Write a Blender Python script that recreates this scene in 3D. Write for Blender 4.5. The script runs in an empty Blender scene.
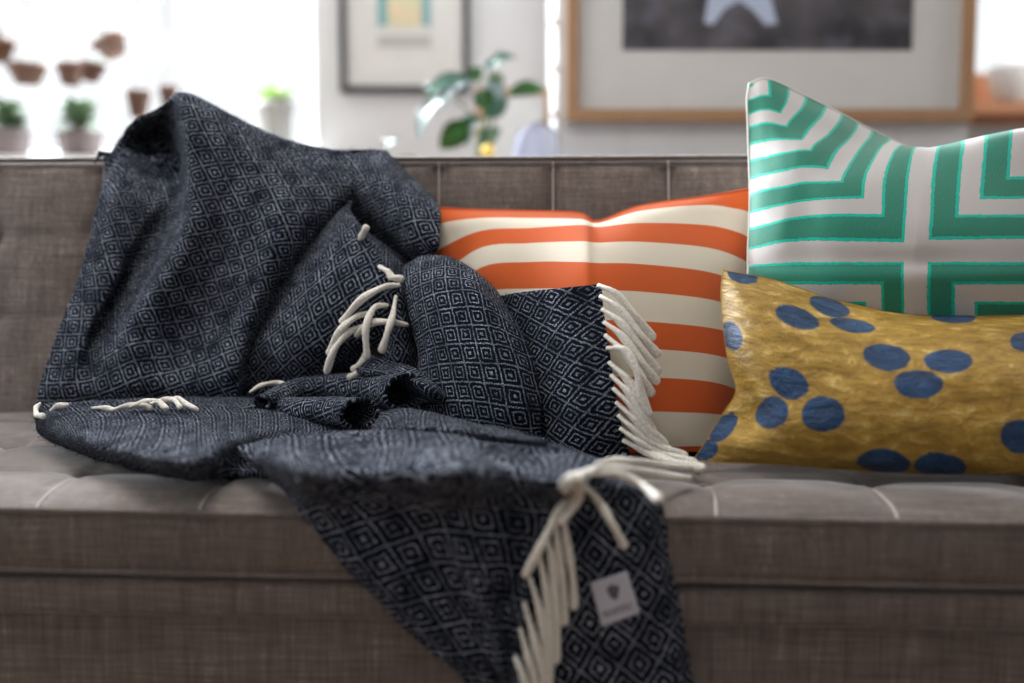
import bpy, bmesh, math, random
import numpy as np
from mathutils import Vector, Matrix

C = bpy.context.scene.collection
SC = bpy.context.scene
random.seed(7)
rng = np.random.default_rng(11)

# ------------------------------------------------------------------ camera, light, exposure
F = 1100.0
CAMZ = 0.70
PITCH = math.atan((341.5 - 250.0) / F)
cam = bpy.data.cameras.new('camera')
cam_o = bpy.data.objects.new('camera', cam)
C.objects.link(cam_o)
cam.sensor_width = 36.0
cam.lens = 36.0 * F / 1024.0
cam_o.location = (0, 0, CAMZ)
cam_o.rotation_euler = (math.pi / 2 - PITCH, 0, 0)
cam.clip_start = 0.05
cam.dof.use_dof = True
cam.dof.focus_distance = 1.39
cam.dof.aperture_fstop = 1.5
SC.camera = cam_o
SC.view_settings.view_transform = 'Standard'
SC.view_settings.look = 'None'
SC.view_settings.gamma = 1.0
SC.view_settings.use_curve_mapping = False
SC.view_settings.exposure = 0.06

w = bpy.data.worlds.new('sky')
SC.world = w
w.use_nodes = True
bg = w.node_tree.nodes['Background']
bg.inputs[0].default_value = (0.93, 0.97, 1.0, 1)
bg.inputs[1].default_value = 1.1


def area(name, loc, target, sx, sy, power, col):
    l = bpy.data.lights.new(name, 'AREA')
    l.shape = 'RECTANGLE'
    l.size, l.size_y = sx, sy
    l.energy = power
    l.color = col
    o = bpy.data.objects.new(name, l)
    C.objects.link(o)
    o.location = loc
    d = Vector(target) - Vector(loc)
    o.rotation_euler = d.to_track_quat('-Z', 'Y').to_euler()
    return o


area('daylight_back_window', (-1.5, 3.97, 2.12), (-0.4, 1.2, 0.5), 1.7, 0.62, 520, (0.86, 0.93, 1.0))
area('daylight_side_window', (-2.5, 1.35, 1.6), (0.3, 1.5, 0.5), 1.4, 1.2, 17, (0.84, 0.92, 1.0))
area('right_corner_fill', (2.66, 2.7, 1.65), (1.5, 3.75, 1.1), 0.9, 1.1, 13, (1.0, 0.96, 0.92))  # added fill light for the dark right back corner and the bowl
area('daylight_right_window', (1.9, 3.97, 2.12), (0.8, 1.2, 0.5), 1.0, 0.62, 20, (1.0, 0.97, 0.93))
area('overhead_fill', (-0.4, 1.3, 2.55), (-0.4, 1.3, 0.0), 0.8, 0.6, 24, (1.0, 0.95, 0.92))  # added overhead fill without a fixture, brightens the seat top

# ------------------------------------------------------------------ frames of reference
YAW = math.radians(-3.0)
PIV = Vector((0, 1.65, 0))
RZ = Matrix.Rotation(YAW, 3, 'Z')
RZI = RZ.transposed()
CAMV = Vector((0, 0, CAMZ))
SEAT = 0.45


def ray(px, py):
    x = (px - 512.0) / F
    y = (341.5 - py) / F
    f = Vector((0, math.cos(PITCH), -math.sin(PITCH)))
    u = Vector((0, math.sin(PITCH), math.cos(PITCH)))
    return f + Vector((x, 0, 0)) + u * y


LO = RZI @ (CAMV - PIV)


def P(px, py, sy):
    """sofa-frame point seen at px,py at depth sy (0 = foot of the backrest)"""
    d = RZI @ ray(px, py)
    t = (sy - LO.y) / d.y
    return LO + d * t


def S(px, py, h=0.0):
    """sofa-frame point seen at px,py lying h above the seat"""
    d = RZI @ ray(px, py)
    t = (SEAT + h - LO.z) / d.z
    return LO + d * t


def W(px, py, wy):
    d = ray(px, py)
    return CAMV + d * (wy / d.y)


# ------------------------------------------------------------------ object helpers
def tag(o, label, cat, group=None):
    o['label'] = label
    o['category'] = cat
    if group:
        o['group'] = group
    return o


def thing(name, label, cat, loc=(0, 0, 0), rotz=0.0, group=None):
    o = bpy.data.objects.new(name, None)
    C.objects.link(o)
    o.location = loc
    o.rotation_euler = (0, 0, rotz)
    o.empty_display_size = 0.05
    return tag(o, label, cat, group)


def sofa_thing(name, label, cat, base, group=None):
    """thing whose frame is the sofa's; base is a sofa-frame point"""
    base = Vector(base)
    return thing(name, label, cat, PIV + RZ @ base, YAW, group), base


def link(name, me, mat, parent=None, smooth=True):
    o = bpy.data.objects.new(name, me)
    C.objects.link(o)
    if mat is not None:
        me.materials.append(mat)
    if smooth:
        for p in me.polygons:
            p.use_smooth = True
    if parent is not None:
        o.parent = parent
    return o


def from_bm(name, bm, mat, parent=None, smooth=True):
    me = bpy.data.meshes.new(name)
    bm.normal_update()
    bm.to_mesh(me)
    bm.free()
    return link(name, me, mat, parent, smooth)


def struct(name, bm, mat):
    o = from_bm(name, bm, mat, None, False)
    o['kind'] = 'structure'
    return o


def bx(bm, x0, x1, y0, y1, z0, z1):
    v = [bm.verts.new((x, y, z)) for z in (z0, z1) for y in (y0, y1) for x in (x0, x1)]
    for f in ((0, 2, 3, 1), (4, 5, 7, 6), (0, 1, 5, 4), (2, 6, 7, 3), (0, 4, 6, 2), (1, 3, 7, 5)):
        bm.faces.new([v[i] for i in f])
    return v


def rbx(name, x0, x1, y0, y1, z0, z1, mat, parent, bev=0.01, seg=3):
    bm = bmesh.new()
    bx(bm, x0, x1, y0, y1, z0, z1)
    bmesh.ops.bevel(bm, geom=bm.edges[:], offset=bev, segments=seg, profile=0.5, affect='EDGES')
    return from_bm(name, bm, mat, parent)


def lathe(name, prof, mat, parent=None, n=32, loc=(0, 0, 0), bm=None):
    own = bm is None
    if own:
        bm = bmesh.new()
    rings = []
    for r, z in prof:
        rings.append([bm.verts.new((loc[0] + r * math.cos(2 * math.pi * k / n), loc[1] + r * math.sin(2 * math.pi * k / n), loc[2] + z)) for k in range(n)])
    for a, b in zip(rings, rings[1:]):
        for k in range(n):
            bm.faces.new((a[k], a[(k + 1) % n], b[(k + 1) % n], b[k]))
    if prof[0][0] > 1e-5:
        bm.faces.new(rings[0][::-1])
    if prof[-1][0] > 1e-5:
        bm.faces.new(rings[-1])
    if own:
        bmesh.ops.remove_doubles(bm, verts=bm.verts[:], dist=1e-5)
        return from_bm(name, bm, mat, parent)


def cr1(pts, t):
    """Catmull-Rom through pts (n,k) at parameters t in 0..n-1"""
    pts = np.asarray(pts, float)
    n = len(pts)
    i = np.clip(np.floor(t).astype(int), 0, n - 2)
    f = (t - i)[:, None]
    ext = np.vstack([2 * pts[0] - pts[1], pts, 2 * pts[-1] - pts[-2]])
    p0, p1, p2, p3 = ext[i], ext[i + 1], ext[i + 2], ext[i + 3]
    return 0.5 * (2 * p1 + (p2 - p0) * f + (2 * p0 - 5 * p1 + 4 * p2 - p3) * f ** 2 + (3 * p1 - p0 - 3 * p2 + p3) * f ** 3)


def grid_interp(ctrl, nr, nc):
    ctrl = np.asarray(ctrl, float)
    R, Cc, K = ctrl.shape
    tr = np.linspace(0, R - 1, nr)
    tc = np.linspace(0, Cc - 1, nc)
    a = cr1(ctrl.reshape(R, Cc * K), tr).reshape(nr, Cc, K)
    b = cr1(a.transpose(1, 0, 2).reshape(Cc, nr * K), tc).reshape(nc, nr, K)
    return b.transpose(1, 0, 2)


def tube(bm, pts, rad, n=8, sub=6, round_end=True, twist=0.0):
    """tapering tube through pts; rad float or list"""
    pts = np.array([list(p) for p in pts], float)
    m = (len(pts) - 1) * sub + 1
    t = np.linspace(0, len(pts) - 1, m)
    c = cr1(pts, t)
    rr = np.full(len(pts), rad) if np.isscalar(rad) else np.asarray(rad, float)
    r = np.interp(t, np.arange(len(pts)), rr)
    if round_end:
        d = c[-1] - c[-2]
        d = d / (np.linalg.norm(d) + 1e-9)
        e = r[-1]
        c = np.vstack([c, c[-1] + d * e * 0.5, c[-1] + d * e * 0.85, c[-1] + d * e])
        r = np.concatenate([r, [e * 0.86, e * 0.5, e * 0.05]])
    rings = []
    prev = None
    for k in range(len(c)):
        a = c[max(k - 1, 0)]
        b = c[min(k + 1, len(c) - 1)]
        d = Vector(b - a).normalized()
        if prev is None:
            u = d.orthogonal().normalized()
        else:
            u = (prev - d * prev.dot(d)).normalized()
        prev = u
        v = d.cross(u)
        ring = []
        for j in range(n):
            an = 2 * math.pi * j / n
            q = r[k] * (1 + (0.16 * math.cos(2 * an + k * twist) if twist else 0))
            ring.append(bm.verts.new(Vector(c[k]) + (u * math.cos(an) + v * math.sin(an)) * q))
        rings.append(ring)
    for a, b in zip(rings, rings[1:]):
        for j in range(n):
            bm.faces.new((a[j], a[(j + 1) % n], b[(j + 1) % n], b[j]))
    bm.faces.new(rings[0][::-1])
    bm.faces.new(rings[-1])


# ------------------------------------------------------------------ materials
class NT:
    def __init__(s, name, rough=0.8, **kw):
        s.m = bpy.data.materials.new(name)
        s.m.use_nodes = True
        s.t = s.m.node_tree
        s.b = s.t.nodes['Principled BSDF']
        s.b.inputs['Roughness'].default_value = rough
        for k, v in kw.items():
            s.b.inputs[k.replace('_', ' ')].default_value = v

    def n(s, typ, **kw):
        x = s.t.nodes.new(typ)
        for k, v in kw.items():
            setattr(x, k, v)
        return x

    def l(s, a, b):
        s.t.links.new(a, b)

    def math(s, op, a, b=None, c=None, clamp=False):
        x = s.n('ShaderNodeMath', operation=op)
        x.use_clamp = clamp
        for i, v in enumerate((a, b, c)):
            if v is None:
                continue
            if hasattr(v, 'links'):
                s.l(v, x.inputs[i])
            else:
                x.inputs[i].default_value = v
        return x.outputs[0]

    def mix(s, fac, a, b):
        x = s.n('ShaderNodeMix', data_type='RGBA')
        for i, v in ((0, fac), (6, a), (7, b)):
            if hasattr(v, 'links'):
                s.l(v, x.inputs[i])
            else:
                x.inputs[i].default_value = v if i == 0 else (*v, 1)
        return x.outputs[2]

    def noise(s, vec, scale=(1, 1, 1), sc=5.0, det=2.0, rough=0.5, dist=0.0):
        mp = s.n('ShaderNodeMapping')
        mp.inputs['Scale'].default_value = scale
        s.l(vec, mp.inputs[0])
        x = s.n('ShaderNodeTexNoise')
        x.inputs['Scale'].default_value = sc
        x.inputs['Detail'].default_value = det
        x.inputs['Roughness'].default_value = rough
        x.inputs['Distortion'].default_value = dist
        s.l(mp.outputs[0], x.inputs['Vector'])
        return x.outputs[0]

    def ramp(s, v, a, b):
        x = s.n('ShaderNodeMapRange')
        x.inputs[1].default_value = a
        x.inputs[2].default_value = b
        s.l(v, x.inputs[0])
        return x.outputs[0]

    def coord(s, which='Object'):
        return s.n('ShaderNodeTexCoord').outputs[which]

    def bump(s, h, strength=0.3, dist=0.002):
        x = s.n('ShaderNodeBump')
        x.inputs['Strength'].default_value = strength
        x.inputs['Distance'].default_value = dist
        s.l(h, x.inputs['Height'])
        s.l(x.outputs[0], s.b.inputs['Normal'])

    def color(s, c):
        if hasattr(c, 'links'):
            s.l(c, s.b.inputs['Base Color'])
        else:
            s.b.inputs['Base Color'].default_value = (*c, 1)


def plain(name, col, rough=0.6, var=0.06, sc=12, **kw):
    t = NT(name, rough, **kw)
    nz = t.noise(t.coord(), sc=sc, det=3)
    t.color(t.mix(nz, tuple(max(0, c * (1 - var)) for c in col), tuple(c * (1 + var) for c in col)))
    t.bump(nz, 0.05, 0.002)
    return t.m


def linen(name, ca, cb, cc):
    t = NT(name, 0.85)
    t.b.inputs['Sheen Weight'].default_value = 0.9
    t.b.inputs['Sheen Roughness'].default_value = 0.3
    co = t.coord()
    v = t.noise(co, (520, 520, 18), 1.0, 3)       # vertical slubs
    h = t.noise(co, (16, 16, 420), 1.0, 2)        # horizontal slubs
    big = t.noise(co, (90, 60, 9), 1.0, 3)
    fine = t.noise(co, (1, 1, 1), 900.0, 1)
    s1 = t.math('ADD', t.ramp(v, 0.3, 0.7), t.ramp(h, 0.3, 0.7))
    s1 = t.math('ADD', s1, t.math('MULTIPLY', t.ramp(big, 0.3, 0.7), 0.7))
    s1 = t.math('ADD', s1, fine)
    s1 = t.math('DIVIDE', s1, 3.7)
    c = t.mix(t.ramp(s1, 0.25, 0.75), ca, cb)
    c = t.mix(t.ramp(s1, 0.68, 0.85), c, cc)
    t.color(c)
    t.bump(s1, 0.5, 0.0012)
    return t.m


M = {}
M['linen'] = linen('sofa_linen', (0.078, 0.060, 0.051), (0.195, 0.156, 0.136), (0.36, 0.31, 0.285))
M['piping'] = linen('sofa_piping', (0.07, 0.055, 0.045), (0.13, 0.105, 0.09), (0.2, 0.17, 0.15))
M['seam'] = plain('seam_catchlight', (0.42, 0.37, 0.34), 0.8)  # pale tone puts light caught on the pinched seams into their colour
M['wood_leg'] = plain('dark_wood', (0.06, 0.035, 0.02), 0.4)


def throw_mat():
    t = NT('throw_wool', 0.95)
    t.b.inputs['Sheen Weight'].default_value = 0.03
    t.b.inputs['Sheen Roughness'].default_value = 0.4
    t.b.inputs['Sheen Tint'].default_value = (0.75, 0.85, 1.0, 1)
    t.b.inputs['Specular IOR Level'].default_value = 0.06
    uv = t.n('ShaderNodeUVMap').outputs[0]
    wob = t.n('ShaderNodeTexNoise')
    wob.inputs['Scale'].default_value = 190
    wob.inputs['Detail'].default_value = 2
    t.l(uv, wob.inputs['Vector'])
    off = t.n('ShaderNodeVectorMath', operation='MULTIPLY_ADD')
    t.l(wob.outputs['Color'], off.inputs[0])
    off.inputs[1].default_value = (0.0042, 0.0042, 0)
    t.l(uv, off.inputs[2])
    sep = t.n('ShaderNodeSeparateXYZ')
    t.l(off.outputs[0], sep.inputs[0])
    u = t.math('DIVIDE', sep.outputs[0], 0.040)
    v = t.math('DIVIDE', sep.outputs[1], 0.0315)
    a = t.math('FRACT', t.math('ADD', u, v))
    b = t.math('FRACT', t.math('SUBTRACT', u, v))
    da = t.math('ABSOLUTE', t.math('SUBTRACT', a, 0.5))
    db = t.math('ABSOLUTE', t.math('SUBTRACT', b, 0.5))
    c = t.math('MULTIPLY', t.math('MAXIMUM', da, db), 2.0)
    line = t.math('MULTIPLY', t.ramp(c, 0.895, 0.94), 0.85)
    ring = t.math('SUBTRACT', 1.0, t.ramp(t.math('ABSOLUTE', t.math('SUBTRACT', c, 0.53)), 0.04, 0.085))
    dot = t.math('SUBTRACT', 1.0, t.ramp(c, 0.12, 0.2))
    p = t.math('MAXIMUM', t.math('MAXIMUM', line, ring), dot)
    # twill threads break the light lines up
    wv = t.noise(uv, (1, 1, 1), 700.0, 2)
    thr = t.noise(uv, (1400, 260, 1), 1.0, 1)
    br = t.math('MULTIPLY', t.ramp(wv, 0.38, 0.58), t.math('ADD', 0.2, t.math('MULTIPLY', t.ramp(thr, 0.38, 0.58), 0.8)))
    patchy = t.noise(uv, (1, 1, 1), 34.0, 3)
    fac = t.math('MULTIPLY', t.math('MULTIPLY', p, br), t.ramp(patchy, 0.25, 0.62))
    speck = t.math('MULTIPLY', t.ramp(wv, 0.62, 0.8), 0.10)
    fac = t.math('MAXIMUM', fac, speck)
    col = t.mix(fac, (0.0036, 0.0058, 0.0135), (0.61, 0.66, 0.77))
    t.color(col)
    t.bump(t.math('ADD', wv, t.math('MULTIPLY', p, 0.4)), 0.8, 0.0015)
    return t.m


M['throw'] = throw_mat()


def yarn_mat():
    t = NT('cream_yarn', 0.9)
    t.b.inputs['Sheen Weight'].default_value = 0.3
    co = t.coord()
    nz = t.noise(co, (1, 1, 1), 350, 3)
    t.color(t.mix(t.ramp(nz, 0.3, 0.7), (0.56, 0.51, 0.43), (0.80, 0.77, 0.70)))
    t.bump(nz, 0.8, 0.0015)
    return t.m


M['yarn'] = yarn_mat()


def stripes_mat():
    t = NT('orange_stripes', 0.9, Specular_IOR_Level=0.15)
    t.b.inputs['Sheen Weight'].default_value = 0.1
    uv = t.n('ShaderNodeUVMap').outputs[0]
    sep = t.n('ShaderNodeSeparateXYZ')
    t.l(uv, sep.inputs[0])
    edge = t.noise(uv, (1, 1, 1), 160, 1)
    v = t.math('ADD', sep.outputs[1], t.math('MULTIPLY', t.math('SUBTRACT', edge, 0.5), 0.02))
    s = t.math('ABSOLUTE', t.math('SUBTRACT', t.math('FRACT', t.math('DIVIDE', v, 2.0)), 0.5))
    # v in stripes: even = orange, odd = cream
    m = t.ramp(s, 0.245, 0.255)
    wv = t.noise(uv, (60, 60, 1), 6.0, 2)
    o = t.mix(wv, (0.44, 0.072, 0.012), (0.54, 0.100, 0.021))
    c = t.mix(wv, (0.52, 0.46, 0.365), (0.62, 0.56, 0.455))
    t.color(t.mix(m, c, o))
    t.bump(wv, 0.25, 0.001)
    return t.m


M['stripes'] = stripes_mat()


def green_mat():
    t = NT('green_key_pattern', 0.85, Specular_IOR_Level=0.2)
    t.b.inputs['Sheen Weight'].default_value = 0.25
    uv = t.n('ShaderNodeUVMap').outputs[0]
    nz = t.n('ShaderNodeTexNoise')
    nz.inputs['Scale'].default_value = 9
    nz.inputs['Detail'].default_value = 3
    t.l(uv, nz.inputs['Vector'])
    off = t.n('ShaderNodeVectorMath', operation='MULTIPLY_ADD')
    t.l(nz.outputs['Color'], off.inputs[0])
    off.inputs[1].default_value = (0.07, 0.07, 0)
    t.l(uv, off.inputs[2])
    sub = t.n('ShaderNodeVectorMath', operation='SUBTRACT')
    t.l(off.outputs[0], sub.inputs[0])
    sub.inputs[1].default_value = (0.035, 0.035, 0)
    sep = t.n('ShaderNodeSeparateXYZ')
    t.l(sub.outputs[0], sep.inputs[0])
    m = t.math('MINIMUM', t.math('ABSOLUTE', sep.outputs[0]), t.math('ABSOLUTE', sep.outputs[1]))
    q = t.math('SUBTRACT', m, 0.27)
    f = t.math('FRACT', q)
    ing = t.math('MULTIPLY', t.math('LESS_THAN', f, 0.58), t.math('GREATER_THAN', q, 0.0))
    # satin-stitched outline at both sides of each green band
    e1 = t.math('LESS_THAN', t.math('ABSOLUTE', t.math('SUBTRACT', f, 0.035)), 0.038)
    e2 = t.math('LESS_THAN', t.math('ABSOLUTE', t.math('SUBTRACT', f, 0.555)), 0.038)
    e = t.math('MULTIPLY', t.math('MAXIMUM', e1, e2), t.math('GREATER_THAN', q, 0.0))
    fn = t.noise(uv, (1, 1, 1), 55, 2)
    fn2 = t.noise(uv, (90, 6, 1), 1.0, 2)
    g = t.mix(fn, (0.012, 0.135, 0.085), (0.028, 0.215, 0.145))
    g = t.mix(t.math('MULTIPLY', t.ramp(fn2, 0.55, 0.8), 0.5), g, (0.06, 0.30, 0.22))
    wht = t.mix(fn, (0.38, 0.355, 0.34), (0.52, 0.495, 0.48))
    c = t.mix(ing, wht, g)
    c = t.mix(e, c, (0.0, 0.40, 0.29))
    t.color(c)
    h = t.math('ADD', t.math('MULTIPLY', ing, 0.7), t.math('MULTIPLY', e, 0.8))
    h = t.math('ADD', h, t.math('MULTIPLY', fn, 0.5))
    t.bump(h, 0.55, 0.0012)
    return t.m


M['green'] = green_mat()
M['white_cloth'] = plain('white_canvas', (0.6, 0.57, 0.53), 0.85, sc=300)


def gold_mat(dots):
    """crushed gold velvet; dots = list of (u, v, ru, rv, phase) in cloth metres"""
    t = NT('gold_velvet', 0.42, Specular_IOR_Level=0.35)
    t.b.inputs['Sheen Weight'].default_value = 0.08
    t.b.inputs['Sheen Roughness'].default_value = 0.3
    t.b.inputs['Sheen Tint'].default_value = (1.0, 0.85, 0.45, 1)
    uv = t.n('ShaderNodeUVMap').outputs[0]
    nz = t.n('ShaderNodeTexNoise')
    nz.inputs['Scale'].default_value = 110
    nz.inputs['Detail'].default_value = 2
    t.l(uv, nz.inputs['Vector'])
    off = t.n('ShaderNodeVectorMath', operation='MULTIPLY_ADD')
    t.l(nz.outputs['Color'], off.inputs[0])
    off.inputs[1].default_value = (0.005, 0.005, 0)
    t.l(uv, off.inputs[2])
    cur = None
    for (u, v, ru, rv) in dots:
        s = t.n('ShaderNodeVectorMath', operation='SUBTRACT')
        t.l(off.outputs[0], s.inputs[0])
        s.inputs[1].default_value = (u + 0.0025, v + 0.0025, 0)
        d = t.n('ShaderNodeVectorMath', operation='DIVIDE')
        t.l(s.outputs[0], d.inputs[0])
        d.inputs[1].default_value = (ru, rv, 1)
        ln = t.n('ShaderNodeVectorMath', operation='LENGTH')
        t.l(d.outputs[0], ln.inputs[0])
        cur = ln.outputs['Value'] if cur is None else t.math('MINIMUM', cur, ln.outputs['Value'])
    mask = t.math('SUBTRACT', 1.0, t.ramp(cur, 0.95, 1.05))
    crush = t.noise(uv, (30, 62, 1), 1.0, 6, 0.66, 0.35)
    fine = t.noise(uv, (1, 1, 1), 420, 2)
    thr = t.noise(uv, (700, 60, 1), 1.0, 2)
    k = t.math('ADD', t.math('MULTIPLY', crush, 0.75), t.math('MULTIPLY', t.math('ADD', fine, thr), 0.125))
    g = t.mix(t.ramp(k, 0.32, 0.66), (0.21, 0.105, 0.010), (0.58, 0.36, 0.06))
    g = t.mix(t.ramp(k, 0.55, 0.72), g, (0.86, 0.68, 0.30))  # cream noise streaks put satin highlights into the colour
    b = t.mix(t.ramp(k, 0.32, 0.66), (0.003, 0.016, 0.055), (0.018, 0.080, 0.20))
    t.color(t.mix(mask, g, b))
    h = t.math('ADD', t.math('MULTIPLY', crush, 1.0), t.math('MULTIPLY', fine, 0.08))
    t.bump(h, 1.0, 0.011)
    return t.m


# ------------------------------------------------------------------ room
def wall_mat(name, col):
    t = NT(name, 0.9)
    nz = t.noise(t.coord(), sc=3, det=4)
    t.color(t.mix(nz, tuple(c * 0.96 for c in col), tuple(min(1, c * 1.03) for c in col)))
    t.bump(t.noise(t.coord(), sc=150, det=2), 0.06, 0.002)
    return t.m


M['wall'] = wall_mat('painted_wall', (0.41, 0.39, 0.375))
M['breast'] = wall_mat('painted_panelling', (0.50, 0.50, 0.50))
M['ceiling'] = wall_mat('ceiling_paint', (0.75, 0.75, 0.74))
M['sillwood'] = plain('orange_wood', (0.46, 0.20, 0.09), 0.5, 0.15, 9)
M['white_paint'] = plain('white_gloss_paint', (0.72, 0.71, 0.69), 0.35)


def floor_mat():
    t = NT('oak_floor', 0.45)
    co = t.coord()
    br = t.n('ShaderNodeTexBrick')
    br.inputs['Scale'].default_value = 1.0
    br.inputs['Brick Width'].default_value = 1.4
    br.inputs['Row Height'].default_value = 0.14
    br.inputs['Mortar Size'].default_value = 0.002
    br.inputs['Color1'].default_value = (0.17, 0.10, 0.06, 1)
    br.inputs['Color2'].default_value = (0.21, 0.13, 0.075, 1)
    br.inputs['Mortar'].default_value = (0.06, 0.035, 0.02, 1)
    t.l(co, br.inputs['Vector'])
    gr = t.noise(co, (4, 60, 1), 1.0, 4)
    t.color(t.mix(t.math('MULTIPLY', gr, 0.5), br.outputs[0], (0.16, 0.09, 0.05)))
    return t.m


M['floor'] = floor_mat()
XL, XR, YB, YF, ZC = -2.6, 2.7, 3.75, -2.6, 2.6
b = bmesh.new(); bx(b, XL, XR, YF, YB, -0.08, 0.0); struct('floor', b, M['floor'])
b = bmesh.new(); bx(b, XL, XR, YF, YB, ZC, ZC + 0.08); struct('ceiling', b, M['ceiling'])


def wall_with_holes_x(name, y0, y1, x0, x1, holes, mat):
    """wall running along x, with rectangular holes (hx0,hx1,hz0,hz1)"""
    b = bmesh.new()
    xs = x0
    for (a0, a1, z0, z1) in sorted(holes):
        bx(b, xs, a0, y0, y1, 0, ZC)
        bx(b, a0, a1, y0, y1, 0, z0)
        bx(b, a0, a1, y0, y1, z1, ZC)
        xs = a1
    bx(b, xs, x1, y0, y1, 0, ZC)
    return struct(name, b, mat)


SILL = 1.0
winA = (-2.35, -0.66, SILL, 2.4)
winB = (1.40, 2.5, 1.175, 2.4)
wall_with_holes_x('wall_back', YB, YB + 0.18, XL, XR, [winA, winB], M['wall'])
wall_with_holes_x('wall_front', YF - 0.12, YF, XL, XR, [(-1.5, -0.3, 1.2, 2.3)], M['wall'])
b = bmesh.new()
bx(b, XL - 0.12, XL, YF, 0.2, 0, ZC); bx(b, XL - 0.12, XL, 2.3, YB, 0, ZC)
bx(b, XL - 0.12, XL, 0.2, 2.3, 0, 0.9); bx(b, XL - 0.12, XL, 0.2, 2.3, 2.4, ZC)
struct('wall_left', b, M['wall'])
b = bmesh.new()
bx(b, XR, XR + 0.12, YF, 2.0, 0, ZC); bx(b, XR, XR + 0.12, 3.4, YB, 0, ZC)
bx(b, XR, XR + 0.12, 2.0, 3.4, 0, 0.9); bx(b, XR, XR + 0.12, 2.0, 3.4, 2.4, ZC)  # unseen opening added to let sky light into the right back corner
struct('wall_right', b, M['wall'])
# chimney-breast wall with vertical boarding, standing forward on the right
BY, BX0, BX1 = 2.95, W(556, 100, 2.95).x, W(969, 100, 2.95).x
b = bmesh.new()
nb = 6
for k in range(nb):
    a0 = BX0 + (BX1 - BX0) * k / nb
    a1 = BX0 + (BX1 - BX0) * (k + 1) / nb
    bx(b, a0 + 0.0015, a1 - 0.0015, BY, YB, 0, ZC)
bx(b, BX0 + 0.004, BX1 - 0.004, BY + 0.004, YB, 0, ZC)
struct('wall_chimney', b, M['breast'])


def glass():
    m = bpy.data.materials.new('window_glass')
    m.use_nodes = True
    nt = m.node_tree
    nt.nodes.clear()
    o = nt.nodes.new('ShaderNodeOutputMaterial')
    tr = nt.nodes.new('ShaderNodeBsdfTransparent')
    gl = nt.nodes.new('ShaderNodeBsdfGlossy')
    gl.inputs['Roughness'].default_value = 0.02
    mx = nt.nodes.new('ShaderNodeMixShader')
    mx.inputs[0].default_value = 0.04
    nt.links.new(tr.outputs[0], mx.inputs[1])
    nt.links.new(gl.outputs[0], mx.inputs[2])
    nt.links.new(mx.outputs[0], o.inputs[0])
    return m


M['glass'] = glass()


def window(n, hole, sill_y, sillmat, framemat):
    x0, x1, z0, z1 = hole
    b = bmesh.new()
    fw = 0.045
    y0, y1 = YB + 0.09, YB + 0.14
    bx(b, x0, x0 + fw, y0, y1, z0, z1); bx(b, x1 - fw, x1, y0, y1, z0, z1)
    bx(b, x0, x1, y0, y1, z0, z0 + (0.13 if n == 2 else fw)); bx(b, x0, x1, y0, y1, z1 - fw, z1)
    o = struct('window_%d' % n, b, framemat)
    b = bmesh.new(); bx(b, x0 + fw, x1 - fw, y0 + 0.02, y0 + 0.026, z0 + fw, z1 - fw)
    from_bm('pane', b, M['glass'], o, False)
    b = bmesh.new(); bx(b, x0 - 0.05, x1 + 0.05, sill_y, YB, z0 - 0.035, z0)
    bx(b, x0, x1, YB, YB + 0.09, z0 - 0.035, z0 + 0.001)
    from_bm('window_sill', b, sillmat, o, False)
    return o


window(1, winA, YB - 0.20, M['white_paint'], M['white_paint'])
w2 = window(2, (winB[0], winB[1], winB[2], winB[3]), YB - 0.16, M['sillwood'], M['sillwood'])
b = bmesh.new(); bx(b, winB[0] - 0.06, winB[1] + 0.06, YB - 0.03, YB, winB[2] - 0.055, winB[2] - 0.036)
from_bm('sill_apron', b, M['sillwood'], w2, False)
for nme, a in (('baseboard_back', (XL, XR, YB - 0.015, YB, 0, 0.12)), ('baseboard_right', (XR - 0.015, XR, YF, YB, 0, 0.12))):
    b = bmesh.new(); bx(b, *a); struct(nme, b, M['white_paint'])

# ------------------------------------------------------------------ sofa
SEAMX = [0.236 + 0.176 * k for k in range(-8, 6)]
SX0, SX1 = -1.22, 1.12
ROWZ = [0.595, 0.722]
ROWY = [-0.075, -0.25, -0.425]
BACKLEAN = 0.15
BTOP = P(512, 157, 0.06).z - 0.004


def back_y(z):
    return BACKLEAN * (z - SEAT)


def dseam(x):
    return min(abs(x - s) for s in SEAMX)


sofa, sbase = sofa_thing('sofa', 'long taupe linen sofa with button-tufted seat and back', 'sofa', (0, 0, 0))


def np_grid_mesh(name, Pn, mat, parent, base=Vector((0, 0, 0)), uv=None, flip=False):
    nr, nc = Pn.shape[:2]
    bm = bmesh.new()
    vs = [[bm.verts.new(Vector(Pn[i, j]) - base) for j in range(nc)] for i in range(nr)]
    lay = bm.loops.layers.uv.new('UVMap') if uv is not None else None
    for i in range(nr - 1):
        for j in range(nc - 1):
            idx = [(i, j), (i + 1, j), (i + 1, j + 1), (i, j + 1)]
            if flip:
                idx = idx[::-1]
            f = bm.faces.new([vs[a][c] for a, c in idx])
            if lay:
                for lp, (a, c) in zip(f.loops, idx):
                    lp[lay].uv = uv[a, c]
    return from_bm(name, bm, mat, parent)


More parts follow.
